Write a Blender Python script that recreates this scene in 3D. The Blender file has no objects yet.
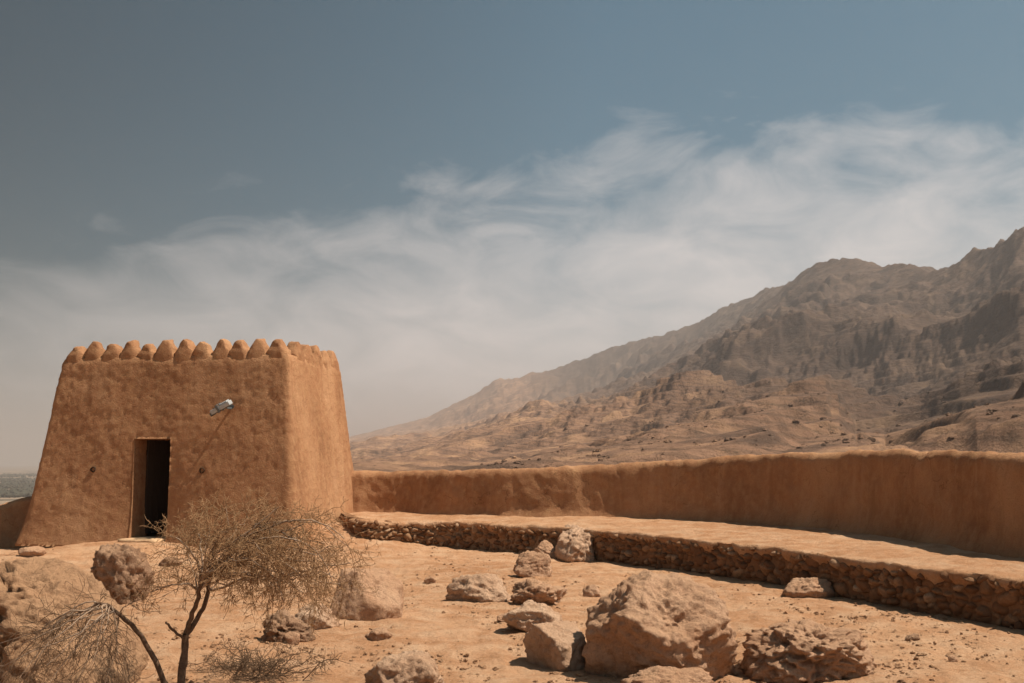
import bpy, bmesh, math, random
import numpy as np
from mathutils import Vector, Matrix

C = bpy.context.scene.collection
scn = bpy.context.scene
R = math.radians
# ------------------------------------------------------------------ camera
EYE = 1.7
LENS = 35.0
F = 1024 * LENS / 36.0
HORIZ = 463.0
PITCH = math.atan((HORIZ - 341.5) / F)
cp, sp = math.cos(PITCH), math.sin(PITCH)

def ray(px, py):
    a, b = px - 512.0, 341.5 - py
    return np.array([a, F * cp - b * sp, F * sp + b * cp])

def onz(px, py, z=0.0):
    r = ray(px, py)
    t = (z - EYE) / r[2]
    return np.array([r[0] * t, r[1] * t, z])

def aty(px, py, y):
    r = ray(px, py)
    t = y / r[1]
    return np.array([r[0] * t, y, EYE + r[2] * t])

cam = bpy.data.cameras.new('camera')
cam.lens = LENS
cam.sensor_width = 36
cam.clip_start = 0.05
cam.clip_end = 90000
co = bpy.data.objects.new('camera', cam)
co.location = (0, 0, EYE)
co.rotation_euler = (math.pi / 2 + PITCH, 0, 0)
C.objects.link(co)
scn.camera = co

# ------------------------------------------------------------------ noise (numpy)
_rng = np.random.RandomState(7)
_perm = np.concatenate([_rng.permutation(512)] * 3).astype(np.int32)
_grad = _rng.normal(size=(512, 3))
_grad /= np.linalg.norm(_grad, axis=1)[:, None]

def perlin(x, y, z):
    x, y, z = np.broadcast_arrays(np.asarray(x, float), np.asarray(y, float), np.asarray(z, float))
    xi, yi, zi = np.floor(x).astype(np.int64), np.floor(y).astype(np.int64), np.floor(z).astype(np.int64)
    fx, fy, fz = x - xi, y - yi, z - zi
    u, v, w = [f * f * f * (f * (f * 6 - 15) + 10) for f in (fx, fy, fz)]
    out = 0
    for dx in (0, 1):
        for dy in (0, 1):
            for dz in (0, 1):
                h = _perm[_perm[_perm[(xi + dx) & 511] + ((yi + dy) & 511)] + ((zi + dz) & 511)]
                g = _grad[h]
                d = g[..., 0] * (fx - dx) + g[..., 1] * (fy - dy) + g[..., 2] * (fz - dz)
                out = out + d * (u if dx else 1 - u) * (v if dy else 1 - v) * (w if dz else 1 - w)
    return out * 1.6

def fbm(x, y, z, oct=5, lac=2.03, gain=0.5):
    s, a, f = 0, 1.0, 1.0
    for i in range(oct):
        s = s + a * perlin(x * f + 17.3 * i, y * f + 5.1 * i, z * f + 9.7 * i)
        a *= gain
        f *= lac
    return s

def ridged(x, y, z, oct=5, lac=2.07, gain=0.5):
    s, a, f, wgt = 0, 1.0, 1.0, 1.0
    for i in range(oct):
        p_ = perlin(x * f + 11.3 * i, y * f + 3.7 * i, z * f + 7.7 * i) * 1.4
        n = 1.07 - np.sqrt(p_ * p_ + 0.012)
        n = np.clip(n, 0, 1) ** 2
        s = s + a * n * wgt
        wgt = np.clip(n * 1.6, 0, 1)
        a *= gain
        f *= lac
    return s

def sstep(a, b, x):
    t = np.clip((x - a) / (b - a), 0, 1)
    return t * t * (3 - 2 * t)

# ------------------------------------------------------------------ mesh helpers
def mesh_np(name, V, faces, mat, parent=None, smooth=True):
    """faces: an (n,4) or (n,3) int array, or list of such arrays"""
    me = bpy.data.meshes.new(name)
    if not isinstance(faces, list):
        faces = [faces]
    faces = [np.asarray(f, dtype=np.int32) for f in faces if len(f)]
    V = np.asarray(V, dtype=np.float32)
    nl = sum(f.size for f in faces)
    nf = sum(len(f) for f in faces)
    me.vertices.add(len(V))
    me.vertices.foreach_set('co', V.ravel())
    me.loops.add(nl)
    me.loops.foreach_set('vertex_index', np.concatenate([f.ravel() for f in faces]))
    me.polygons.add(nf)
    tot = np.concatenate([np.full(len(f), f.shape[1], np.int32) for f in faces])
    st = np.concatenate([[0], np.cumsum(tot)[:-1]]).astype(np.int32)
    me.polygons.foreach_set('loop_start', st)
    me.polygons.foreach_set('use_smooth', np.full(nf, smooth, bool))
    me.update(calc_edges=True)
    me.validate()
    me.materials.append(mat)
    o = bpy.data.objects.new(name, me)
    C.objects.link(o)
    if parent is not None:
        o.parent = parent
    return o

def grid_faces(n, m, closed_m=False):
    """vertex (i,j) = i*m+j ; rows i<n, cols j<m"""
    i = np.arange(n - 1)[:, None]
    j = np.arange(m if closed_m else m - 1)[None, :]
    j2 = (j + 1) % m
    a = i * m + j
    b = i * m + j2
    return np.stack([a, b, b + m, a + m], -1).reshape(-1, 4)

def tag(o, label=None, cat=None, group=None, kind=None):
    if label: o['label'] = label
    if cat: o['category'] = cat
    if group: o['group'] = group
    if kind: o['kind'] = kind
    return o

def empty(name, loc=(0, 0, 0), rz=0.0):
    o = bpy.data.objects.new(name, None)
    o.location = loc
    o.rotation_euler = (0, 0, rz)
    o.empty_display_size = 0.2
    C.objects.link(o)
    return o

_ico = {}
def ico(sub):
    if sub not in _ico:
        bm = bmesh.new()
        bmesh.ops.create_icosphere(bm, subdivisions=sub, radius=1.0)
        v = np.array([x.co[:] for x in bm.verts])
        f = np.array([[q.index for q in p.verts] for p in bm.faces])
        bm.free()
        v /= np.linalg.norm(v, axis=1)[:, None]
        _ico[sub] = (v, f)
    return _ico[sub]

def bm_obj(name, bm, mat, parent=None, bevel=0.0, smooth=False):
    if bevel > 0:
        bmesh.ops.bevel(bm, geom=list(bm.edges), offset=bevel, segments=2, affect='EDGES', profile=0.6)
    me = bpy.data.meshes.new(name)
    bm.to_mesh(me)
    bm.free()
    me.materials.append(mat)
    if smooth:
        me.polygons.foreach_set('use_smooth', [True] * len(me.polygons))
    o = bpy.data.objects.new(name, me)
    C.objects.link(o)
    if parent is not None:
        o.parent = parent
    return o

def bm_box(bm, c, s, rot=None):
    m = Matrix.Translation(c) @ (rot.to_4x4() if rot is not None else Matrix.Identity(4)) @ Matrix.Diagonal((s[0], s[1], s[2], 1))
    return bmesh.ops.create_cube(bm, size=1.0, matrix=m)['verts']

# ------------------------------------------------------------------ material helpers
class NT:
    def __init__(self, name):
        self.m = bpy.data.materials.new(name)
        self.m.use_nodes = True
        self.t = self.m.node_tree
        self.t.nodes.clear()
    def n(self, typ, **kw):
        nd = self.t.nodes.new(typ)
        for k, v in kw.items():
            if k.startswith('i_'):
                key = k[2:]
                key = int(key) if key.isdigit() else key.replace('_', ' ')
                nd.inputs[key].default_value = v
            else:
                setattr(nd, k, v)
        return nd
    def l(self, a, b):
        self.t.links.new(a, b)
    def noise(self, vec, scale, detail=6, rough=0.55, dist=0.0):
        nd = self.n('ShaderNodeTexNoise', i_Scale=scale, i_Detail=detail, i_Roughness=rough, i_Distortion=dist)
        self.l(vec, nd.inputs['Vector'])
        return nd.outputs['Fac']
    def ramp(self, fac, stops):
        nd = self.n('ShaderNodeValToRGB')
        e = nd.color_ramp.elements
        while len(e) < len(stops):
            e.new(0.5)
        for k, (p, c) in enumerate(stops):
            e[k].position = p
            e[k].color = (c, c, c, 1) if isinstance(c, (int, float)) else (c[0], c[1], c[2], 1)
        self.l(fac, nd.inputs['Fac'])
        return nd.outputs['Color']
    def mix(self, fac, a, b, mode='MIX'):
        nd = self.n('ShaderNodeMix', data_type='RGBA', blend_type=mode)
        for s, v in ((nd.inputs[0], fac), (nd.inputs[6], a), (nd.inputs[7], b)):
            if hasattr(v, 'is_linked') or hasattr(v, 'links'):
                self.l(v, s)
            elif isinstance(v, (int, float)):
                s.default_value = v if s.type == 'VALUE' else (v, v, v, 1)
            else:
                s.default_value = (v[0], v[1], v[2], 1)
        return nd.outputs[2]
    def math(self, op, a, b=0.0, c=0.0, clamp=False):
        nd = self.n('ShaderNodeMath', operation=op, use_clamp=clamp)
        for s, v in zip(nd.inputs, (a, b, c)):
            if isinstance(v, (int, float)):
                s.default_value = v
            else:
                self.l(v, s)
        return nd.outputs[0]
    def bump(self, h, strength=0.5, dist=0.02, normal=None):
        nd = self.n('ShaderNodeBump', i_Strength=strength, i_Distance=dist)
        self.l(h, nd.inputs['Height'])
        if normal is not None:
            self.l(normal, nd.inputs['Normal'])
        return nd.outputs['Normal']
    def pos(self):
        return self.n('ShaderNodeNewGeometry').outputs['Position']
    def out(self, color, rough=0.9, normal=None, metallic=0.0, spec=0.2):
        b = self.n('ShaderNodeBsdfPrincipled')
        if isinstance(color, tuple):
            b.inputs['Base Color'].default_value = (*color, 1)
        else:
            self.l(color, b.inputs['Base Color'])
        if isinstance(rough, (int, float)):
            b.inputs['Roughness'].default_value = rough
        else:
            self.l(rough, b.inputs['Roughness'])
        b.inputs['Metallic'].default_value = metallic
        b.inputs['Specular IOR Level'].default_value = spec
        if normal is not None:
            self.l(normal, b.inputs['Normal'])
        o = self.n('ShaderNodeOutputMaterial')
        self.l(b.outputs[0], o.inputs['Surface'])
        return self.m

def m_plaster():
    t = NT('mud_plaster')
    p = t.pos()
    mp = t.n('ShaderNodeMapping')
    mp.inputs['Scale'].default_value = (1, 1, 0.45)
    t.l(p, mp.inputs['Vector'])
    big = t.noise(mp.outputs[0], 0.9, 5, 0.6, 0.3)
    mid = t.noise(p, 7.0, 6, 0.65)
    fine = t.noise(p, 55.0, 4, 0.7)
    c = t.ramp(big, [(0.32, (0.27, 0.128, 0.064)), (0.52, (0.38, 0.188, 0.095)), (0.68, (0.46, 0.25, 0.133))])
    c = t.mix(t.ramp(mid, [(0.42, 0.0), (0.72, 0.55)]), c, (0.50, 0.29, 0.145))
    c = t.mix(t.ramp(fine, [(0.32, 0.5), (0.48, 0.0)]), c, (0.24, 0.115, 0.05))
    # straw and grit flecks
    v = t.n('ShaderNodeTexVoronoi', i_Scale=70.0)
    t.l(p, v.inputs['Vector'])
    c = t.mix(t.ramp(v.outputs['Distance'], [(0.10, 0.5), (0.2, 0.0)]), c, (0.56, 0.36, 0.2))
    ms = t.n('ShaderNodeMapping'); ms.inputs['Scale'].default_value = (5.0, 5.0, 0.35)
    t.l(p, ms.inputs['Vector'])
    stre = t.noise(ms.outputs[0], 1.0, 5, 0.6, 0.2)
    c = t.mix(t.ramp(stre, [(0.30, 0.45), (0.46, 0.0)]), c, (0.25, 0.12, 0.06))
    c = t.mix(t.ramp(stre, [(0.56, 0.0), (0.72, 0.35)]), c, (0.50, 0.30, 0.17))
    wv = t.n('ShaderNodeTexVoronoi', feature='DISTANCE_TO_EDGE', i_Scale=1.6)
    wn = t.n('ShaderNodeTexNoise', i_Scale=3.0, i_Detail=6.0); t.l(p, wn.inputs['Vector'])
    wa = t.n('ShaderNodeVectorMath', operation='MULTIPLY_ADD'); wa.inputs[1].default_value = (0.7, 0.7, 0.7)
    t.l(wn.outputs['Color'], wa.inputs[0]); t.l(p, wa.inputs[2]); t.l(wa.outputs[0], wv.inputs['Vector'])
    crk = t.ramp(wv.outputs['Distance'], [(0.0, 1.0), (0.012, 0.0)])
    crk = t.math('MULTIPLY', crk, t.ramp(t.noise(p, 0.8, 3, 0.5), [(0.5, 0.0), (0.6, 0.8)]))
    c = t.mix(crk, c, (0.16, 0.075, 0.035))
    h1 = t.noise(p, 11.0, 8, 0.68)
    h2 = t.noise(p, 42.0, 6, 0.7)
    nrm = t.bump(h1, 0.7, 0.035)
    nrm = t.bump(h2, 0.8, 0.016, nrm)
    return t.out(c, 0.95, nrm, spec=0.1)

def m_ground(name='sandy_earth', dark=1.0):
    t = NT(name)
    p = t.pos()
    big = t.noise(p, 0.35, 5, 0.6, 0.4)
    mid = t.noise(p, 2.6, 7, 0.65, 0.3)
    fine = t.noise(p, 28.0, 6, 0.75)
    c = t.ramp(big, [(0.3, (0.395, 0.195, 0.095)), (0.5, (0.485, 0.258, 0.136)), (0.7, (0.545, 0.318, 0.18))])
    c = t.mix(t.ramp(mid, [(0.45, 0.0), (0.68, 0.75)]), c, (0.60, 0.395, 0.25))
    c = t.mix(t.ramp(mid, [(0.30, 0.7), (0.46, 0.0)]), c, (0.36, 0.18, 0.088))
    c = t.mix(t.ramp(fine, [(0.33, 0.6), (0.47, 0.0)]), c, (0.31, 0.17, 0.085))
    v = t.n('ShaderNodeTexVoronoi', i_Scale=26.0)
    t.l(p, v.inputs['Vector'])
    c = t.mix(t.ramp(v.outputs['Distance'], [(0.12, 0.55), (0.24, 0.0)]), c, (0.60, 0.45, 0.31))
    h1 = t.noise(p, 6.0, 8, 0.68)
    h2 = t.noise(p, 36.0, 6, 0.75)
    nrm = t.bump(h1, 0.8, 0.09)
    nrm = t.bump(t.noise(p, 15.0, 8, 0.7, 0.4), 0.7, 0.03, nrm)
    nrm = t.bump(h2, 0.8, 0.018, nrm)
    return t.out(c, 0.97, nrm, spec=0.1)

def m_rock(name, a, b, cdark, dust=(0.52, 0.30, 0.165), dustamt=0.6, sc=1.0):
    t = NT(name)
    p = t.pos()
    big = t.noise(p, 2.2 * sc, 6, 0.62, 0.5)
    mid = t.noise(p, 9.0 * sc, 8, 0.7, 0.2)
    fine = t.noise(p, 60.0 * sc, 5, 0.75)
    c = t.ramp(big, [(0.33, a), (0.62, b)])
    c = t.mix(t.ramp(mid, [(0.30, 0.85), (0.47, 0.0)]), c, cdark)
    c = t.mix(t.ramp(fine, [(0.32, 0.5), (0.5, 0.0)]), c, cdark)
    # wind-blown dust lies where the rock faces up
    g = t.n('ShaderNodeNewGeometry')
    sx = t.n('ShaderNodeSeparateXYZ')
    t.l(g.outputs['Normal'], sx.inputs[0])
    up = t.math('MULTIPLY', t.ramp(sx.outputs[2], [(0.45, 0.0), (0.95, 1.0)]), t.ramp(mid, [(0.4, 0.15), (0.65, 1.0)]))
    c = t.mix(t.math('MULTIPLY', up, dustamt), c, dust)
    h1 = t.noise(p, 7.0 * sc, 9, 0.72, 0.3)
    h2 = t.noise(p, 45.0 * sc, 6, 0.72)
    vv = t.n('ShaderNodeTexVoronoi', feature='DISTANCE_TO_EDGE', i_Scale=5.0 * sc)
    dn = t.n('ShaderNodeVectorMath', operation='ADD')
    nn = t.n('ShaderNodeTexNoise', i_Scale=4.0 * sc, i_Detail=5.0)
    t.l(p, nn.inputs['Vector'])
    t.l(p, dn.inputs[0])
    t.l(nn.outputs['Color'], dn.inputs[1])
    t.l(dn.outputs[0], vv.inputs['Vector'])
    crack = t.ramp(vv.outputs['Distance'], [(0.0, 0.0), (0.05, 1.0)])
    nrm = t.bump(h1, 0.9, 0.09 / sc)
    nrm = t.bump(crack, 0.35, 0.02 / sc, nrm)
    nrm = t.bump(h2, 0.8, 0.014 / sc, nrm)
    return t.out(c, 0.93, nrm, spec=0.15)

def m_stone():
    t = NT('masonry_stone')
    p = t.pos()
    g = t.n('ShaderNodeNewGeometry')
    r = g.outputs['Random Per Island']
    c = t.ramp(r, [(0.0, (0.17, 0.085, 0.045)), (0.4, (0.25, 0.13, 0.068)), (0.85, (0.33, 0.185, 0.10)), (1.0, (0.46, 0.31, 0.2))])
    f = t.noise(p, 30.0, 6, 0.7)
    c = t.mix(t.ramp(f, [(0.35, 0.6), (0.55, 0.0)]), c, (0.19, 0.10, 0.05))
    nrm = t.bump(t.noise(p, 22.0, 8, 0.7), 0.9, 0.03)
    return t.out(c, 0.95, nrm, spec=0.1)

def m_hill():
    t = NT('mountain_rock')
    p = t.pos()
    g = t.n('ShaderNodeNewGeometry')
    sx = t.n('ShaderNodeSeparateXYZ')
    t.l(g.outputs['Normal'], sx.inputs[0])
    big = t.noise(p, 0.0032, 7, 0.6, 0.8)
    mid = t.noise(p, 0.022, 8, 0.66, 0.5)
    fine = t.noise(p, 0.16, 7, 0.72)
    vfine = t.noise(p, 0.7, 5, 0.75)
    c = t.ramp(big, [(0.3, (0.16, 0.093, 0.062)), (0.5, (0.235, 0.138, 0.090)), (0.7, (0.30, 0.18, 0.115))])
    # bare dipping beds
    mp = t.n('ShaderNodeMapping')
    mp.inputs['Rotation'].default_value = (R(2), R(-9), 0)
    t.l(p, mp.inputs['Vector'])
    w = t.n('ShaderNodeTexWave', wave_type='BANDS', bands_direction='Z', i_Scale=0.075, i_Distortion=5.0, i_Detail=5.0, i_Detail_Scale=0.12)
    t.l(mp.outputs[0], w.inputs['Vector'])
    c = t.mix(t.ramp(w.outputs['Fac'], [(0.1, 0.5), (0.4, 0.0)]), c, (0.105, 0.068, 0.048))
    c = t.mix(t.ramp(mid, [(0.5, 0.0), (0.66, 0.85)]), c, (0.36, 0.215, 0.125))
    c = t.mix(t.ramp(mid, [(0.34, 0.9), (0.47, 0.0)]), c, (0.085, 0.056, 0.042))
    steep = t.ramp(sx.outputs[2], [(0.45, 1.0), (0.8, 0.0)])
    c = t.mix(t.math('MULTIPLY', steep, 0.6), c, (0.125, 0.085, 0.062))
    # pale sandstone low in the west; eastward dark is part rock, part painted vignette
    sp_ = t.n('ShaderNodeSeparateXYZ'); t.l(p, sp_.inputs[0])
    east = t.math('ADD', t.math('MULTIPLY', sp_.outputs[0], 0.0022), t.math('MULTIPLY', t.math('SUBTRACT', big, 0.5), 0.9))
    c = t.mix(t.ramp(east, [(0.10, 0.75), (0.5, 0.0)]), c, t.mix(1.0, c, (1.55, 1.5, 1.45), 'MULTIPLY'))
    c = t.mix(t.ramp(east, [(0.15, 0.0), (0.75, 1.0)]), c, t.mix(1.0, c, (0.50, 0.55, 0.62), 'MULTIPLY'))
    # scattered thorn scrub and dark boulders
    c = t.mix(t.ramp(fine, [(0.30, 0.85), (0.44, 0.0)]), c, (0.07, 0.05, 0.035))
    c = t.mix(t.ramp(vfine, [(0.58, 0.0), (0.75, 0.5)]), c, (0.38, 0.26, 0.17))
    nrm = t.bump(t.noise(p, 0.02, 9, 0.68, 0.4), 0.9, 14.0)
    nrm = t.bump(t.noise(p, 0.15, 8, 0.72), 0.9, 2.6, nrm)
    nrm = t.bump(t.noise(p, 0.8, 5, 0.72), 0.7, 0.5, nrm)
    return t.out(c, 0.97, nrm, spec=0.08)

def m_plain():
    t = NT('dusty_plain')
    p = t.pos()
    a = t.noise(p, 0.0012, 7, 0.65, 0.6)
    b = t.noise(p, 0.01, 7, 0.7)
    c = t.ramp(a, [(0.4, (0.20, 0.15, 0.105)), (0.56, (0.33, 0.24, 0.165))])
    c = t.mix(t.ramp(b, [(0.44, 0.9), (0.53, 0.0)]), c, (0.085, 0.07, 0.05))
    return t.out(c, 0.97, None, spec=0.05)

def m_bark(name, a, b):
    t = NT(name)
    p = t.pos()
    f = t.noise(p, 40.0, 6, 0.7)
    c = t.ramp(f, [(0.35, a), (0.65, b)])
    return t.out(c, 0.9, t.bump(t.noise(p, 120.0, 5, 0.7), 0.8, 0.006), spec=0.15)

def m_simple(name, col, rough=0.6, metallic=0.0, spec=0.3, var=0.15):
    t = NT(name)
    p = t.pos()
    f = t.noise(p, 18.0, 6, 0.65)
    c = t.ramp(f, [(0.3, tuple(x * (1 - var) for x in col)), (0.7, tuple(min(1, x * (1 + var)) for x in col))])
    return t.out(c, rough, t.bump(t.noise(p, 90.0, 4, 0.6), 0.25, 0.003), metallic, spec)

M = dict(
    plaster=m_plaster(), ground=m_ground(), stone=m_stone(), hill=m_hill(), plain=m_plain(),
    rock=m_rock('limestone_boulder', (0.50, 0.28, 0.165), (0.60, 0.375, 0.24), (0.27, 0.135, 0.07)),
    rockpale=m_rock('pale_limestone', (0.55, 0.335, 0.21), (0.64, 0.435, 0.295), (0.33, 0.175, 0.095), dustamt=0.3),
    rockdark=m_rock('weathered_brown_rock', (0.30, 0.17, 0.10), (0.44, 0.27, 0.17), (0.12, 0.066, 0.038), dustamt=0.4),
    rockcrumb=m_rock('crumbling_rock', (0.38, 0.21, 0.115), (0.47, 0.28, 0.16), (0.15, 0.08, 0.043), dustamt=0.95),
    bark=m_bark('acacia_bark', (0.10, 0.06, 0.038), (0.20, 0.13, 0.085)),
    limb=m_bark('grey_limb_bark', (0.26, 0.175, 0.12), (0.44, 0.32, 0.23)),
    twig=m_bark('dry_twig', (0.24, 0.135, 0.068), (0.42, 0.25, 0.13)),
    twigdark=m_bark('dark_dry_twig', (0.10, 0.06, 0.036), (0.21, 0.13, 0.078)),
    wood=m_simple('dark_door_wood', (0.035, 0.022, 0.015), 0.85),
    metal=m_simple('pale_grey_metal', (0.36, 0.375, 0.38), 0.55, 0.0, 0.3, 0.1),
    metaldark=m_simple('dark_grey_metal', (0.10, 0.115, 0.12), 0.5, 0.0, 0.5),
    glass=m_simple('lamp_glass', (0.05, 0.06, 0.065), 0.08, 0.0, 0.8, 0.02),
    hole=m_simple('dark_hole_shade', (0.05, 0.028, 0.016), 0.95),  # near-black colour paints the shade inside the drain holes
    leaf=m_simple('far_foliage', (0.05, 0.048, 0.032), 0.9),
    step=m_simple('worn_plaster_step', (0.55, 0.36, 0.21), 0.95, 0.0, 0.1, 0.2),
)

# ------------------------------------------------------------------ layout of the fort
FR = np.array([-4.17, 19.6]); EU = np.array([0.982, -0.187]); EV = np.array([0.187, 0.982])   # tower: front-right corner, along front, into depth
TW, TD, TH = 6.14, 4.05, 3.90
FL = FR - EU * TW

def gz_np(x, y):
    x = np.asarray(x, float); y = np.asarray(y, float)
    z = 0.05 * fbm(x * 0.35, y * 0.35, 0.3, 3) + 0.018 * fbm(x * 1.7, y * 1.7, 4.1, 3)
    z = z + 0.22 * sstep(18.0, 22.0, y) * sstep(-0.5, -3.5, x) * (1 - sstep(-4.6, -6.2, x)) - 0.07 * sstep(17, 20, y) * sstep(-8.4, -9.6, x)
    z = z + 0.24 * sstep(19.7, 21.3, y) * sstep(-1.8, -3.5, x) * (1 - sstep(-4.6, -6.2, x))
    z = z + 0.16 * sstep(16.5, 19.5, y) * sstep(-5.5, -7.2, x) * sstep(-10.2, -8.2, x)
    return z

def gz(x, y):
    return float(gz_np(np.array([x]), np.array([y]))[0])

def smooth_path(P, step):
    """Catmull-Rom through rows of P (any dims), resampled every `step` metres (xy length)"""
    P = np.asarray(P, float)
    Q = np.vstack([2 * P[0] - P[1], P, 2 * P[-1] - P[-2]])
    out = []
    for i in range(1, len(Q) - 2):
        a, b, c, d = Q[i - 1], Q[i], Q[i + 1], Q[i + 2]
        for t in np.linspace(0, 1, 24, endpoint=False):
            out.append(0.5 * ((2 * b) + (c - a) * t + (2 * a - 5 * b + 4 * c - d) * t * t + (3 * b - a - 3 * c + d) * t ** 3))
    out.append(P[-1])
    out = np.array(out)
    s = np.concatenate([[0], np.cumsum(np.linalg.norm(np.diff(out[:, :2], axis=0), axis=1))])
    n = max(2, int(s[-1] / step) + 1)
    ss = np.linspace(0, s[-1], n)
    return np.stack([np.interp(ss, s, out[:, k]) for k in range(out.shape[1])], 1), ss

# front base line of the perimeter wall: (px, py at terrace level, terrace z, top py)
WALLPX = [(368, 515, .50, 470.5), (460, 517, .56, 470), (550, 517, .60, 467), (640, 517, .60, 463), (740, 522, .62, 454.5),
          (850, 529, .62, 450), (940, 542, .62, 451), (1024, 557, .62, 455)]
wl = [(-4.6, 22.9, .5, 1.5)]
for px, py, z, tpy in WALLPX:
    p = onz(px, py, z)
    q = aty(px, tpy, p[1] + 0.25)
    wl.append((p[0], p[1], z, q[2]))
wl += [(8.1, 8.6, .62, 1.86), (9.2, 5.6, .6, 1.85), (9.6, 2.0, .6, 1.8), (9.2, -3.0, .6, 1.8), (7.2, -7.5, .6, 1.8), (3.0, -10.5, .6, 1.8), (-4, -11.5, .6, 1.7)]
WALL, WALLS = smooth_path(wl, 0.055)
def soften(P, n):
    for _ in range(n):
        P[1:-1] = (P[:-2] + 2 * P[1:-1] + P[2:]) / 4
    return P
WALL = soften(WALL, 1500)
# retaining wall foot line
RETPX = [(338, 520, .40), (352, 527, .38), (372, 534, .25), (400, 540, .12), (460, 548.5, .06), (520, 553, .03), (560, 556, 0), (600, 561, 0), (640, 566, 0),
         (700, 573, 0), (760, 581, 0), (860, 600, 0), (950, 617, 0), (1024, 629, 0)]
rl = []
for px, py, z in RETPX:
    for _ in range(12):
        p = onz(px, py, z)
        z = 0.5 * z + 0.5 * gz(p[0], min(p[1], 21.3))
    rl.append((p[0], p[1], .52 if px > 360 else .56, z))
rl += [(6.6, 7.6, .52, 0), (7.3, 4.5, .52, 0), (7.6, 1.5, .52, 0), (7.2, -3.0, .52, 0), (5.4, -6.5, .52, 0), (2.0, -8.6, .52, 0), (-4, -9.4, .52, 0)]
RET, RETS = smooth_path(rl, 0.05)
RET = soften(RET, 120)

def normals2d(P):
    d = np.gradient(P[:, :2], axis=0)
    d /= np.linalg.norm(d, axis=1)[:, None]
    return np.stack([d[:, 1], -d[:, 0]], 1)          # right-hand side of travel = towards the camera

# ------------------------------------------------------------------ terrain
VA = np.concatenate([np.arange(-180, -34, 3.0), np.arange(-34, 33, 0.075), np.arange(33, 180, 3.0)])
VA = np.radians(VA)
RR = np.concatenate([np.geomspace(0.8, 4, 20, endpoint=False), np.geomspace(4, 30, 230, endpoint=False), np.geomspace(30, 110, 40, endpoint=False),
                     np.geomspace(110, 1500, 440, endpoint=False), np.geomspace(1500, 4200, 320, endpoint=False), np.geomspace(4200, 9500, 60, endpoint=False), np.geomspace(9500, 26000, 20)])
NSPLIT = 20 + 230 + 4
A2, R2 = np.meshgrid(VA, RR)                     # rows = radius
X2, Y2 = R2 * np.sin(A2), R2 * np.cos(A2)

def layer(pts, d):
    az, te, dd = [], [], []
    for k, (px, py) in enumerate(pts):
        r = ray(px, py)
        az.append(math.atan2(r[0], r[1]))
        te.append(r[2] / math.hypot(r[0], r[1]))
    dist = d if callable(d) else (lambda a: np.full_like(a, d))
    D = dist(VA)
    return D, EYE + D * np.interp(VA, az, te)

pxaz = lambda px: math.atan((px - 512) / F)
L = [
    layer([(330, 480), (520, 478), (640, 475), (740, 474), (850, 473), (1024, 473)], 150),
    layer([(330, 469), (470, 467), (520, 460), (580, 447), (640, 432), (700, 415), (760, 397), (800, 388), (826, 384), (838, 396), (856, 428), (885, 438), (930, 418), (975, 396), (1024, 386)],
          lambda a: np.interp(a, [pxaz(400), pxaz(830), pxaz(860), pxaz(1024)], [420, 620, 420, 330])),
    layer([(330, 458), (400, 452), (450, 441), (500, 430), (560, 416), (600, 406), (640, 395), (670, 381), (700, 373), (722, 374), (748, 384), (790, 389), (830, 388), (870, 398), (920, 398), (960, 378), (1024, 362)],
          lambda a: np.interp(a, [pxaz(400), pxaz(700), pxaz(1024)], [1100, 1000, 750])),
    layer([(330, 449), (400, 440), (480, 425), (560, 404), (640, 384), (690, 356), (740, 334), (790, 322), (840, 317), (880, 318), (930, 312), (970, 300), (1024, 280)],
          lambda a: np.interp(a, [pxaz(400), pxaz(700), pxaz(1024)], [2100, 1800, 1150])),
    layer([(330, 444), (430, 432), (500, 418), (560, 402), (640, 378), (700, 347), (750, 316), (780, 293), (800, 273), (815, 265), (832, 261), (858, 263), (882, 268), (905, 265), (930, 267), (948, 264), (962, 258), (985, 249), (1005, 240), (1016, 230), (1024, 224)],
          lambda a: np.interp(a, [pxaz(400), pxaz(780), pxaz(880), pxaz(1024)], [4200, 2900, 2500, 1800])),
    layer([(330, 441), (400, 424), (430, 416), (470, 396), (495, 380), (520, 376), (560, 366), (600, 351), (640, 339), (656, 336), (690, 322), (720, 308), (745, 300), (765, 290), (786, 287), (810, 285), (900, 285), (1024, 250)],
          lambda a: np.interp(a, [pxaz(400), pxaz(520), pxaz(780), pxaz(1024)], [8000, 6500, 3700, 3200])),
]
leftfade = sstep(pxaz(345), pxaz(215), VA) + sstep(R(75), R(110), VA)
leftfade = np.clip(leftfade, 0, 1)
PLAIN = -62.0
Ds = [l[0] for l in L]
Zs = [l[1] * (1 - leftfade) + PLAIN * leftfade for l in L]
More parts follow.
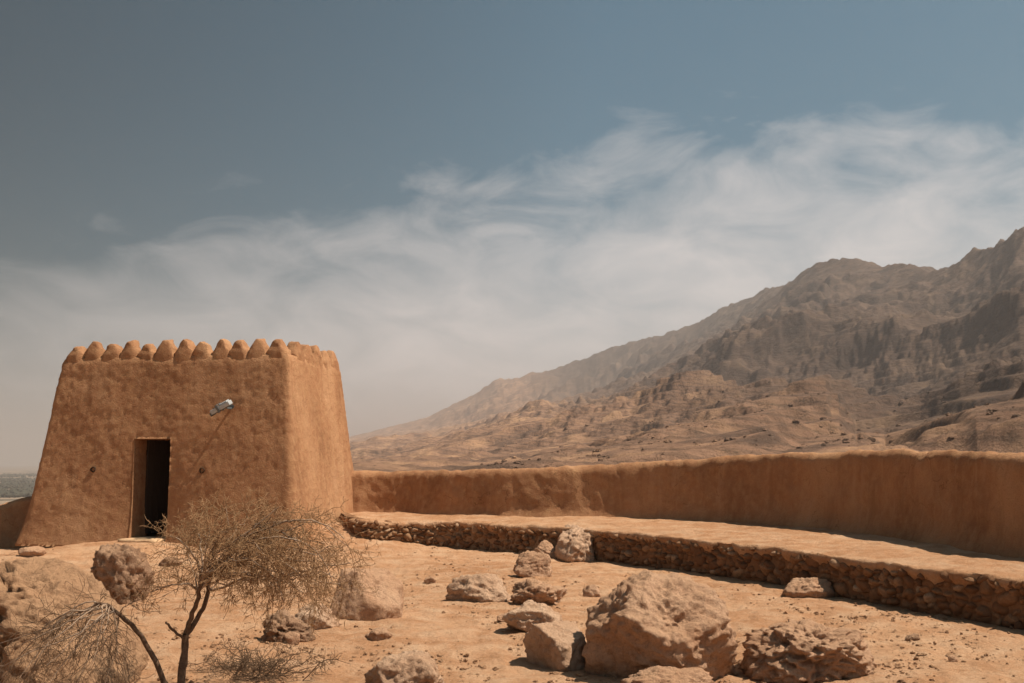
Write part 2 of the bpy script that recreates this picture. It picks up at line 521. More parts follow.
# fort footprint radius by azimuth
waz = np.arctan2(WALL[:, 0], WALL[:, 1]); wr = np.hypot(WALL[:, 0], WALL[:, 1])
FORT = np.full(len(VA), 24.5)
o = np.argsort(waz)
mk = (VA > waz.min()) & (VA < waz.max())
FORT[mk] = np.interp(VA[mk], waz[o], wr[o]) + 0.9
FORT = np.where((VA <= waz.min()), 26.0, FORT)
Ds = [FORT] + Ds + [np.full(len(VA), 9400.0), np.full(len(VA), 26000.0)]
Zs = [np.full(len(VA), 0.1)] + Zs + [np.full(len(VA), PLAIN), np.full(len(VA), PLAIN)]
Z2 = np.zeros_like(X2)
dips = [0.0, 0.12, 0.30, 0.26, 0.17, 0.10, 0, 0]
for i in range(len(Ds) - 1):
    t = (R2 - Ds[i]) / (Ds[i + 1] - Ds[i])
    m = (t >= 0) & (t < 1)
    tt = np.clip(t, 0, 1)
    dz = Zs[i + 1] - Zs[i]
    if i == 0:
        s = 1 - (1 - tt) ** 2.2
    elif i == 6:
        s = sstep(0, 1, tt)
    else:
        s = tt ** 1.15
    zz = Zs[i] + dz * s - dips[i] * np.abs(dz) * 4 * tt * (1 - tt) * (1.0)
    Z2 = np.where(m, zz, Z2)
Z2 = np.where(R2 >= 26000, PLAIN, Z2)
hillm = (1 - leftfade)[None, :] * sstep(40, 200, R2) * (1 - sstep(8000, 9400, R2))
wx = X2 + 60 * fbm(X2 / 400, Y2 / 400, 1.0, 3); wy = Y2 + 60 * fbm(X2 / 400, Y2 / 400, 8.0, 3)
amp = np.clip(R2 * 0.030, 2, 95)
relief = np.clip((Z2 - PLAIN) / (0.10 * R2 + 40), 0.05, 1)
hillm = hillm * relief
# near ridge crests the noise must not swallow the silhouettes: it is mostly carved downwards
crest = np.ones_like(R2)
for i in (5, 6):
    crest = crest * (1 - 0.86 * np.exp(-((R2 / Ds[i] - 1) / 0.10) ** 2))
n1 = ridged(wx / 620, wy / 620, 2.0, 5, 2.07, 0.42) - 1.0
n2 = ridged(wx / 150, wy / 150, 5.0, 5) - 0.9
n3 = fbm(wx / 26, wy / 26, 3.0, 4)
Z2 = Z2 + hillm * (crest * amp * 1.0 * n1 * sstep(500, 1500, R2) + (0.25 + 0.75 * crest) * np.clip(R2 * 0.0125, 1.0, 28) * n2 + (0.5 + 0.5 * crest) * np.clip(R2 * 0.0036, 0.8, 8) * n3)
# stepped dipping beds on the foothills
phase = (Z2 - 0.17 * X2 + 0.03 * Y2 + 5 * fbm(X2 / 120, Y2 / 120, 6.0, 3)) / 9.0
fr = phase - np.floor(phase)
stair = (sstep(0.68, 0.98, fr) - fr)
bm_ = hillm * sstep(160, 260, R2) * (1 - sstep(1500, 2600, R2)) * np.clip(0.75 + 1.2 * fbm(X2 / 260, Y2 / 260, 14.0, 3), 0, 1)
Z2 = Z2 + bm_ * stair * 7.5
ph2 = (Z2 - 0.08 * X2 + 12 * fbm(X2 / 300, Y2 / 300, 21.0, 3)) / 34.0
f2 = ph2 - np.floor(ph2)
Z2 = Z2 + hillm * crest * sstep(1300, 2200, R2) * (sstep(0.55, 0.98, f2) - f2) * 8.0 * np.clip(0.4 + fbm(X2 / 700, Y2 / 700, 31.0, 2), 0, 1)
Z2 = Z2 + leftfade[None, :] * sstep(300, 900, R2) * 2.5 * fbm(X2 / 500, Y2 / 500, 2.2, 4)
inside = 1 - sstep(0.0, 6.0, R2 - FORT[None, :])
Z2 = np.where(R2 < FORT[None, :] + 6, Z2 * (1 - inside) + inside * gz_np(X2, Y2), Z2)
Z2 = Z2 + np.where(R2 < 40, 0.020 * fbm(X2 * 4.2, Y2 * 4.2, 9.0, 4), 0)
VV = np.stack([X2, Y2, Z2], -1)
n_r, n_a = X2.shape
va = VV[:NSPLIT + 1].reshape(-1, 3)
fa = grid_faces(NSPLIT + 1, n_a, True)
va = np.vstack([va, [[0, 0, gz(0, 0)]]])
cen = len(va) - 1
j = np.arange(n_a)
cap = np.stack([(j + 1) % n_a, j, np.full(n_a, cen)], 1)
g_o = mesh_np('ground', va, [fa[:, ::-1], cap], M['ground'])
tag(g_o, kind='structure')
vb = VV[NSPLIT:].reshape(-1, 3)
fb = grid_faces(n_r - NSPLIT, n_a, True)[:, ::-1]
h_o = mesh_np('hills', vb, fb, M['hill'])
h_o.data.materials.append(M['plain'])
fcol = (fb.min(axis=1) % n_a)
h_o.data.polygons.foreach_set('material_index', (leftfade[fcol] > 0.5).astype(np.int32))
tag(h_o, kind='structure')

def terr(az, r):
    ai = int(np.clip(np.searchsorted(VA, az), 1, n_a - 1)); ri = int(np.clip(np.searchsorted(RR, r), 1, n_r - 1))
    u = (az - VA[ai - 1]) / (VA[ai] - VA[ai - 1]); v = (r - RR[ri - 1]) / (RR[ri] - RR[ri - 1])
    return (Z2[ri - 1, ai - 1] * (1 - u) * (1 - v) + Z2[ri - 1, ai] * u * (1 - v) + Z2[ri, ai - 1] * (1 - u) * v + Z2[ri, ai] * u * v)

# ------------------------------------------------------------------ rough lumps
def lump(sub, seed, half, nplanes=19, cut=(0.66, 0.95), rough=0.10, planes=None, strata=0.0, pits=0.0, pitside=0, pw=48.0):
    """an angular stone: sphere clipped by planes, then roughened; fits a box of half-sizes `half`, centred"""
    rs = np.random.RandomState(seed)
    v, f = ico(sub)
    if planes is None:
        N = rs.normal(size=(nplanes, 3)); N /= np.linalg.norm(N, axis=1)[:, None]
        D = rs.uniform(cut[0], cut[1], nplanes)
    else:
        P = np.asarray(planes, float)
        N = P[:, :3] / np.linalg.norm(P[:, :3], axis=1)[:, None]; D = P[:, 3]
    dt = v @ N.T
    rr = np.where(dt > 0.02, D[None, :] / np.maximum(dt, 0.02), 50)
    rr = np.concatenate([rr, np.full((len(v), 1), 1.15)], 1)
    r = (np.sum(rr ** -pw, axis=1)) ** (-1 / pw)
    p = v * r[:, None]
    o3 = rs.uniform(-50, 50, 3)
    q = p + o3
    n = rough * 1.0 * fbm(q[:, 0] * 1.6, q[:, 1] * 1.6, q[:, 2] * 1.6, 3) + rough * 0.55 * (ridged(q[:, 0] * 3.3, q[:, 1] * 3.3, q[:, 2] * 3.3, 4) - 0.8)
    if sub >= 5:
        n = n + rough * 0.30 * fbm(q[:, 0] * 11, q[:, 1] * 11, q[:, 2] * 11, 3) + rough * 0.35 * (ridged(q[:, 0] * 6.5, q[:, 1] * 6.5, q[:, 2] * 6.5, 3) - 0.7)
    if strata:
        ph = (q @ np.array([0.25, 0.2, 1.0])) * 6 + 0.8 * fbm(q[:, 0] * 2, q[:, 1] * 2, q[:, 2] * 2, 2)
        n = n + strata * (np.abs((ph % 1) - 0.5) - 0.25)
    if pits:
        c = fbm(q[:, 0] * 4.2, q[:, 1] * 4.2, q[:, 2] * 4.2, 3)
        n = n - pits * sstep(0.18, 0.55, c) * (sstep(-0.1, 0.6, v[:, 0] * pitside + 0.25 * c) if pitside else 1)
    p = v * (r + n)[:, None]
    lo, hi = p.min(0), p.max(0)
    p = (p - (lo + hi) / 2) / ((hi - lo) / 2) * np.asarray(half)
    return p, f

def boulder(name, box, mat, label, seed, cat='boulder', sub=5, dep=0.8, sink=0.22, rot=None, group=None, gzoff=0.0, hscale=1.0, **kw):
    """box = (x0, x1, ytop, ybase) where it shows in the photograph; gives real position and size on the ground"""
    x0, x1, yt, yb = box
    cx = (x0 + x1) / 2
    z0 = gzoff
    for _ in range(3):
        p = onz(cx, yb, z0)
        z0 = gz(p[0], p[1]) + gzoff
    d = math.hypot(p[1], 0)
    w = (x1 - x0) * d / F
    dd = w * dep
    c = aty(cx, yb, d + dd * 0.42)
    top = aty(cx, yt, d + dd * 0.45)[2]
    zg = gz(c[0], c[1]) + gzoff
    h = max(top - zg, 0.03) * hscale
    sink = min(sink + 0.06, 0.5)
    full = h / (1 - sink)
    kw.setdefault('rough', 0.10)
    v, f = lump(sub, seed, (w * 0.52, dd / 2, full / 2), **kw)
    if rot:
        ca, sa = math.cos(rot), math.sin(rot)
    o = mesh_np(name, v, f, mat)
    o.location = (c[0], c[1], zg + h - full / 2)
    tag(o, label, cat, group)
    return o

# ------------------------------------------------------------------ tower
def tower():
    root = empty('adobe_tower', (FR[0], FR[1], 0), math.atan2(EU[1], EU[0]))
    tag(root, 'square mud-plastered watchtower with crenellated parapet and dark open doorway', 'tower')
    # local: x from -TW (left) to 0 (right corner) along the front, y depth, z up
    def loc(px, py):
        r = ray(px, py)
        z = 1.0
        for _ in range(4):
            b = batter(z)
            o2 = FR + EV * b
            n = EV
            t = (n @ o2) / (n @ r[:2])
            z = EYE + r[2] * t
            P = r[:2] * t
        return float((P - FR) @ EU), z
    def batter(z):
        return 0.50 * (np.clip(z, -0.3, 4) / TH) ** 0.92 - 0.06 * np.exp(-np.maximum(z, -0.3) * 2.6)
    dx0, _ = loc(131, 480); dx1, _ = loc(167.5, 480)
    _, dz1 = loc(149, 438.5)
    _, dz0 = loc(149, 539)
    rad = 0.20
    # ring parameter: points of the outline at z=0 as (side, coordinate)
    st = 0.045
    def span(a, b):
        return list(np.linspace(a, b, max(2, int(abs(b - a) / st)), endpoint=False))
    us = []
    us += [('f', t) for t in span(-TW + rad, dx0) + span(dx0, dx1) + span(dx1, -rad)]
    us += [('c0', t) for t in np.linspace(0, 1, 8, endpoint=False)]
    us += [('r', t) for t in span(rad, TD - rad)]
    us += [('c1', t) for t in np.linspace(0, 1, 8, endpoint=False)]
    us += [('b', t) for t in span(-rad, -TW + rad)]
    us += [('c2', t) for t in np.linspace(0, 1, 8, endpoint=False)]
    us += [('l', t) for t in span(TD - rad, rad)]
    us += [('c3', t) for t in np.linspace(0, 1, 8, endpoint=False)]
    base, nor = [], []
    for s, t in us:
        if s == 'f': base.append((t, 0)); nor.append((0, -1))
        elif s == 'r': base.append((0, t)); nor.append((1, 0))
        elif s == 'b': base.append((t, TD)); nor.append((0, 1))
        elif s == 'l': base.append((-TW, t)); nor.append((-1, 0))
        else:
            k = int(s[1])
            cx, cy, a0 = [(-rad, rad, -90), (-rad, TD - rad, 0), (-TW + rad, TD - rad, 90), (-TW + rad, rad, 180)][k]
            a = R(a0 + 90 * t)
            base.append((cx + rad * math.cos(a), cy + rad * math.sin(a))); nor.append((math.cos(a), math.sin(a)))
    base = np.array(base); nor = np.array(nor)
    zs = np.concatenate([np.linspace(-0.4, dz1, int((dz1 + 0.4) / st)), np.linspace(dz1, TH, int((TH - dz1) / st))[1:]])
    k1 = int(np.argmin(np.abs(zs - dz1)))
    mid = np.array([-TW / 2, TD / 2])
    nu, nz = len(us), len(zs)
    V = np.zeros((nz, nu, 3))
    for i, z in enumerate(zs):
        b = float(batter(z))
        sxy = np.array([(TW / 2 - b) / (TW / 2), (TD / 2 - b) / (TD / 2)])
        q_ = (base - mid) / np.array([TW / 2, TD / 2])
        xy = base - b * np.sign(q_) * np.abs(q_) ** 3
        xy[:, 0] -= 0.052 * (z - 1.3) * np.exp(-((base[:, 0] - (dx0 + dx1) / 2) / 0.9) ** 2) * (base[:, 1] < 0.05)
        wx_, wy_ = xy[:, 0], xy[:, 1]
        d = 0.022 * fbm(wx_ * 0.4, wy_ * 0.4, z * 0.35 + 3, 2) + 0.009 * fbm(wx_ * 2.8, wy_ * 2.8, z * 2.8, 4) + 0.0055 * fbm(wx_ * 9, wy_ * 9, z * 9, 3)
        # plaster lifts: faint horizontal courses
        d = d + 0.008 * fbm(wx_ * 16, wy_ * 16, z * 16, 2) + 0.004 * fbm(wx_ * 1.1, wy_ * 1.1, z * 2.2 + 9, 3)
        top = sstep(TH - 0.16, TH, z)
        V[i, :, :2] = xy + nor * (d - 0.03 * top ** 2)[:, None]
        V[i, :, 1] += 0.17 * max(0.0, 1 - max(z, 0) / dz1) * np.exp(-((base[:, 0] - (dx0 + dx1) / 2) / 0.75) ** 2) * (base[:, 1] < 0.05)
        V[i, :, 2] = z + 0.02 * fbm(wx_ * 1.3, wy_ * 1.3, 0.5, 2) * sstep(0, TH, z)
    F_ = grid_faces(nz, nu, True)
    col = F_[:, 0] % nu; row = F_[:, 0] // nu
    bx = base[:, 0]
    j0 = next(i for i, (s, t) in enumerate(us) if s == 'f' and t >= dx0 - 1e-6)
    j1 = next(i for i, (s, t) in enumerate(us) if s == 'f' and t >= dx1 - 1e-6)
    kd0 = 0
    keep = ~((col >= j0) & (col < j1) & (row >= kd0) & (row < k1))
    F_ = F_[keep]
    verts = V.reshape(-1, 3)
    # jambs
    path = [k * nu + j0 for k in range(0, k1)] + [k1 * nu + j for k in [0] for j in []]
    path += [k1 * nu + j for j in range(j0, j1 + 1)] + [k * nu + j1 for k in range(k1 - 1, -1, -1)]
    pv = verts[path]
    steps = [0.03, 0.08, 0.16, 0.26, 0.36, 0.46, 0.56, 0.64]
    extra = [pv]
    cxy = np.array([(dx0 + dx1) / 2, 0, (dz1) / 2])
    for s in steps:
        e = pv.copy()
        e[:, 1] += s
        rndd = (0.018 * fbm(e[:, 0] * 4, e[:, 1] * 4, e[:, 2] * 3, 3)) * sstep(0.05, 0.3, s)
        sgn = np.sign(e[:, 0] - cxy[0])
        on_top = np.zeros(len(e)); on_top[k1:k1 + (j1 - j0 + 1)] = 1
        edge = 0.0 if s > 0.05 else 0.012
        e[:, 0] += sgn * rndd * (1 - on_top)
        e[:, 2] += on_top * (rndd - 0.01)
        extra.append(e)
    base_i = len(verts)
    ne = len(pv)
    J = np.array(extra)
    jf = grid_faces(len(extra), ne)
    J = J.reshape(-1, 3)
    # stitch: first row equals path
    jf = jf + base_i
    remap = np.arange(base_i + len(J))
    remap[base_i:base_i + ne] = path
    jf = remap[jf]
    verts = np.vstack([verts, J])
    # parapet inner side and roof
    ring = V[-1]
    inner, fi = [], []
    off = len(verts)
    prev = (nz - 1) * nu + np.arange(nu)
    allf = [F_, jf]
    for k, (ins, dz) in enumerate([(0.05, 0.03), (0.17, 0.035), (0.30, 0.03), (0.34, -0.02), (0.36, -0.55)]):
        rr = ring.copy()
        rr[:, :2] -= nor * ins
        rr[:, 2] += dz
        # keep the rounded corners from folding
        verts = np.vstack([verts, rr])
        cur = off + k * nu + np.arange(nu)
        allf.append(np.stack([prev, np.roll(prev, -1), np.roll(cur, -1), cur], 1))
        prev = cur
    verts = np.vstack([verts, [[mid[0], mid[1], TH - 0.50]]])
    c_ = len(verts) - 1
    allf.append(np.stack([prev, np.roll(prev, -1), np.full(nu, c_)], 1))
    body = mesh_np('wall', verts, allf, M['plaster'], root)
    # merlons
    def merlon_mesh(seed, width, name):
        rs = np.random.RandomState(seed)
        prof = [(-0.16, 1.10), (0.0, 1.08), (0.06, 1.03), (0.11, 0.95), (0.155, 0.84), (0.195, 0.73), (0.24, 0.62), (0.28, 0.51), (0.312, 0.39), (0.333, 0.28), (0.348, 0.15), (0.353, 0.03)]
        n = 36
        VV_ = []
        for z, s in prof:
            for q in range(n):
                a = 2 * math.pi * q / n
                ca, sa = math.cos(a), math.sin(a)
                e = 0.55
                x = math.copysign(abs(ca) ** e, ca) * width * 0.5 * s
                y = math.copysign(abs(sa) ** e, sa) * 0.17 * (0.45 + 0.55 * s)
                VV_.append((x, y, z))
        A = np.array(VV_)
        o_ = rs.uniform(0, 40, 3)
        nn = 0.040 * fbm(A[:, 0] * 5 + o_[0], A[:, 1] * 5 + o_[1], A[:, 2] * 5 + o_[2], 4)
        A[:, 0] += nn; A[:, 1] += nn * 0.6
        A[:, 0] += A[:, 2] * rs.uniform(-0.10, 0.10)
        A[:, 2] *= rs.uniform(0.92, 1.08)
        A[:, 2] += np.where(A[:, 2] > 0.05, nn * 0.8, 0)
        fc = grid_faces(len(prof), n, True)
        last = (len(prof) - 1) * n
        capv = len(A)
        A = np.vstack([A, A[last:].mean(0)])
        q = np.arange(n)
        cf = np.stack([last + q, last + (q + 1) % n, np.full(n, capv)], 1)
        return A, fc, cf
    bt = float(batter(TH)) + 0.185
    nf, ns = 12, 6
    xs = np.linspace(-TW + bt + 0.09, -bt - 0.09, nf)
    ys = np.linspace(bt + 0.06, TD - bt - 0.06, ns)
    wf = (xs[1] - xs[0]) * 1.0; ws = (ys[1] - ys[0]) * 1.0
    protos = {}
    rnd = random.Random(4)
    spots = [(x, bt, 0, wf) for x in xs] + [(-bt, y, math.pi / 2, ws) for y in ys[1:]] + [(x, TD - bt, math.pi, wf) for x in xs[:-1][::-1]] + [(-TW + bt, y, -math.pi / 2, ws) for y in ys[1:-1]]
    for x, y, a, w in spots:
        k = (rnd.randrange(11), round(w, 3))
        if k not in protos:
            A, fc, cf = merlon_mesh(100 + len(protos), w * 1.0, 'merlon')
            ob = mesh_np('merlon', A, [fc, cf], M['plaster'], root)
            protos[k] = ob
        else:
            ob = protos[k].copy()
            C.objects.link(ob)
            ob.parent = root
        ob.location = (x, y, TH + 0.01 + rnd.uniform(-0.015, 0.015))
        ob.rotation_euler = (rnd.uniform(-.04, .04), rnd.uniform(-.05, .05), a)
        ob.scale = (rnd.uniform(0.93, 1.07), 1, rnd.uniform(0.88, 1.10))
    # doorstep
    dw = dx1 - dx0
    v, f = lump(4, 77, (dw * 0.54, 0.42, 0.16), nplanes=0, planes=[(0, 0, 1, .5), (0, -1, 0, .6), (0, 1, 0, .6), (1, 0, 0, .8), (-1, 0, 0, .8), (0, 0, -1, .6)], rough=0.03)
    ds = mesh_np('doorstep', v, f, M['step'], root)
    ds.location = ((dx0 + dx1) / 2, 0.20, dz0 - 0.15)
    # door leaf, opened inwards, vertical planks
    bm = bmesh.new()
    npl = 5
    for k in range(npl):
        bm_box(bm, ((k + 0.5) * dw / npl, 0, (dz1 - dz0) / 2), (dw / npl - 0.012, 0.045, dz1 - dz0 - 0.05))
    for zz in (0.3, 1.0, 1.7):
        bm_box(bm, (dw / 2, 0.042, zz), (dw - 0.06, 0.04, 0.11))
    dl = bm_obj('door', bm, M['wood'], root, bevel=0.006)
    dl.location = (dx0 + 0.03, 0.70, dz0 + 0.02)
    dl.rotation_euler = (0, 0, R(74))
    bm = bmesh.new()
    bmesh.ops.create_circle(bm, segments=20, radius=0.05)
    hd = bm_obj('handle', bm, M['metaldark'], dl)
    hd.data.clear_geometry()
    tb, tf = [], []
    for i in range(20):
        for k in range(8):
            a, b = 2 * math.pi * i / 20, 2 * math.pi * k / 8
            tb.append(((0.055 + 0.010 * math.cos(b)) * math.cos(a), 0.010 * math.sin(b), (0.055 + 0.010 * math.cos(b)) * math.sin(a)))
            tf.append((i * 8 + k, ((i + 1) % 20) * 8 + k, ((i + 1) % 20) * 8 + (k + 1) % 8, i * 8 + (k + 1) % 8))
    hd.data.from_pydata(tb, [], tf)
    hd.location = (dw - 0.1, -0.035, 1.0)
    # two small clay pipe mouths in the front
    for px, py in ((93, 469.5), (202, 470.5)):
        u, z = loc(px, py)
        b = float(batter(z))
        n = 22
        A, f4 = [], []
        rings = [(0.062, 0.05), (0.056, -0.022), (0.048, -0.026), (0.040, -0.018), (0.036, 0.05), (0.030, 0.16)]
        for rr, yy in rings:
            for q in range(n):
                a = 2 * math.pi * q / n
                k = 1 + 0.08 * math.sin(3 * a + px)
                A.append((rr * k * math.cos(a), yy, rr * k * math.sin(a)))
        fc = grid_faces(len(rings), n, True)
        A.append((0, 0.16, 0))
        last = (len(rings) - 1) * n
        q = np.arange(n)
        cf = np.stack([last + q, last + (q + 1) % n, np.full(n, len(A) - 1)], 1)
        ob = mesh_np('drain_hole', np.array(A), [fc, cf], M['hole'], root)
        ob.location = (u, b + 0.005, z)
    return root, loc, batter
tw_root, tw_loc, tw_batter = tower()

# floodlight fixed to the front
def floodlight():
    u, z = tw_loc(229, 408)
    b = float(tw_batter(z))
    P = FR + EU * u + EV * b
    root = empty('floodlight', (P[0], P[1], z), math.atan2(EU[1], EU[0]))
    tag(root, 'small pale grey metal floodlight bracketed high on the tower front right of the doorway', 'floodlight')
    tilt = Matrix.Rotation(R(-27), 3, 'Y') @ Matrix.Rotation(R(16), 3, 'X')
    bm = bmesh.new()
    bm_box(bm, (0, 0, 0), (0.44, 0.20, 0.09))
    ob = bm_obj('housing', bm, M['metal'], root, bevel=0.018, smooth=False)
    ob.location = (-0.02, -0.30, 0.0); ob.rotation_euler = tilt.to_euler()
    bm = bmesh.new()
    for k in range(7):
        bm_box(bm, (0.03 + k * 0.025, 0, 0.055), (0.008, 0.17, 0.035))
    fo = bm_obj('cooling_fin', bm, M['metal'], ob)
    bm = bmesh.new()
    bm_box(bm, (-0.225, 0, -0.035), (0.03, 0.215, 0.075))
    bm_box(bm, (0.0, 0, -0.052), (0.40, 0.17, 0.02))
    go = bm_obj('lamp_glass', bm, M['glass'], ob, bevel=0.004)
    bm = bmesh.new()
    bm_box(bm, (-0.10, 0, 0.052), (0.12, 0.06, 0.012))
    bm_box(bm, (-0.04, 0.112, 0.0), (0.05, 0.012, 0.16))
    bm_box(bm, (-0.04, -0.112, 0.0), (0.05, 0.012, 0.16))
    bm_box(bm, (-0.04, 0, 0.083), (0.05, 0.235, 0.012))
    bo = bm_obj('yoke', bm, M['metaldark'], ob, bevel=0.002)
    bm = bmesh.new()
    bm_box(bm, (0.04, -0.13, -0.005), (0.04, 0.32, 0.04))
    bm_box(bm, (0.04, 0.02, -0.005), (0.13, 0.03, 0.13))
    ar = bm_obj('wall_bracket', bm, M['metaldark'], root, bevel=0.005)
floodlight()

# ------------------------------------------------------------------ perimeter wall (right, curved)
def earth_wall(name, path, thick, label, seed=0.0, back_z=None):
    P = path
    N = normals2d(P)
    n = len(P)
    # cross-section around: from front foot, up, over the rounded top, down the back
    K = 46
    prof = []
    for k in range(K):
        t = k / (K - 1)
        if t < 0.42:
            s = t / 0.42
            prof.append((0.0 + 0.16 * s ** 1.1, s * 0.86, 0))
        elif t < 0.62:
            a = (t - 0.42) / 0.20 * math.pi
            prof.append((0.16 + (thick - 0.26) / 2 * (1 - math.cos(a)), 0.86 + 0.14 * math.sin(a), 1))
        else:
            s = (t - 0.62) / 0.38
            prof.append((thick - 0.10 + 0.10 * s, 0.86 * (1 - s), 2))
    V = np.zeros((n, K, 3))
    for k, (off, hz, sec) in enumerate(prof):
        z0 = P[:, 2] - 0.35
        zz = z0 + (P[:, 3] - z0) * hz
        if sec == 2:
            zb = -1.6
            zz = zb + (P[:, 3] - zb) * hz
        x = P[:, 0] - N[:, 0] * off; y = P[:, 1] - N[:, 1] * off
        d = 0.028 * fbm(x * 0.5, y * 0.5, zz * 0.5 + seed, 3) + 0.026 * fbm(x * 2.5, y * 2.5, zz * 2.5 + seed, 4) + 0.010 * fbm(x * 9, y * 9, zz * 9, 3)
        flare = 0.10 * np.exp(-np.maximum(zz - P[:, 2] + 0.05, 0) * 9) if sec == 0 else 0
        V[:, k, 0] = x + N[:, 0] * (d + flare)
        V[:, k, 1] = y + N[:, 1] * (d + flare)
        V[:, k, 2] = zz + hz ** 3 * (0.035 * fbm(x * 0.9, y * 0.9, seed, 3) + 0.026 * fbm(x * 4, y * 4, seed, 3) + 0.012 * fbm(x * 15, y * 15, zz * 15 + seed, 2))
    fc = grid_faces(n, K)
    V = V.reshape(-1, 3)
    # close both ends
    c0, c1 = len(V), len(V) + 1
    V = np.vstack([V, V[:K].mean(0), V[(n - 1) * K:(n - 1) * K + K].mean(0)])
    k = np.arange(K - 1)
    e0 = np.stack([k, k + 1, np.full(K - 1, c0)], 1)
    b = (n - 1) * K
    e1 = np.stack([b + k + 1, b + k, np.full(K - 1, c1)], 1)
    o = mesh_np(name, V, [fc[:, ::-1], e0[:, ::-1], e1[:, ::-1]], M['plaster'])
    tag(o, label, 'wall')
    return o
earth_wall('perimeter_wall', WALL, 0.62, 'long curving mud-plastered parapet wall running right from the tower above the earth terrace', 0.0)
lw = []
for px, py, z, tpy in [(70, 540.5, .0, 495), (20, 541, .0, 498), (0, 541.5, .0, 503.5), (-60, 544, .0, 512), (-160, 551, .0, 522)]:
    p = onz(px, py, z)
    p = np.array([p[0] * 1.0, p[1], z])
    q = aty(px, tpy, p[1] + 0.2)
    lw.append((p[0], p[1], z, q[2]))
LW, _ = smooth_path(lw[::-1], 0.055)
earth_wall('boundary_wall', LW, 0.7, 'low rounded mud wall disappearing behind the left side of the tower', 4.0)

# ------------------------------------------------------------------ terrace between the retaining wall and the parapet
def terrace():
    n = 1100
    s1 = np.linspace(0, 1, n)
    def res(P):
        s = np.linspace(0, 1, len(P))
        return np.stack([np.interp(s1, s, P[:, k]) for k in range(P.shape[1])], 1)
    # pair by azimuth-like nearest direction: walk the retaining wall, find wall point across its normal
    NR = normals2d(RET)
    a = res(np.hstack([RET, NR]))
    W = WALL[:, :2]
    b = []
    for k in range(n):
        d = W - a[k, :2]
        nn = -a[k, 4:6]
        al = d @ nn
        lat = np.abs(d @ np.array([-nn[1], nn[0]]))
        cost = lat + np.where(al < 0.2, 50, 0) + 0.15 * al
        if a[k, 1] > 6.0:
            ba = math.atan2(a[k, 0], a[k, 1])
            cost = np.abs(np.arctan2(W[:, 0], W[:, 1]) - ba) + np.where(W[:, 1] < 3, 9, 0)
        b.append(W[int(np.argmin(cost))] - 0)
    b = np.array(b)
    # smooth
    for _ in range(40):
        b[1:-1] = (b[:-2] + 2 * b[1:-1] + b[2:]) / 4
    Mx = 44
    V = np.zeros((n, Mx + 3, 3))
    for m in range(Mx):
        t = m / (Mx - 1)
        xy = a[:, :2] * (1 - t) + (b - a[:, 4:6] * 0.5) * t
        V[:, m + 3, :2] = xy
        z = a[:, 2] * (1 - t) + 0.62 * t
        V[:, m + 3, 2] = z + 0.025 * fbm(xy[:, 0] * 0.9, xy[:, 1] * 0.9, 2.0, 4) + 0.012 * fbm(xy[:, 0] * 5, xy[:, 1] * 5, 2.0, 3)
    rag = 0.06 * fbm(a[:, 0] * 3, a[:, 1] * 3, 1.0, 4)
    for m, (o_, dz) in enumerate([(-0.02, -0.17), (0.055, -0.075), (0.05, -0.02)]):
        V[:, m, :2] = a[:, :2] + a[:, 4:6] * (o_ + rag)[:, None]
        V[:, m, 2] = a[:, 2] + dz + 0.03 * fbm(a[:, 0] * 4, a[:, 1] * 4, 7.0 + 0.3 * m, 3)
    o = mesh_np('terrace', V.reshape(-1, 3), grid_faces(n, Mx + 3)[:, ::-1], M['ground'])
    tag(o, kind='structure')
terrace()

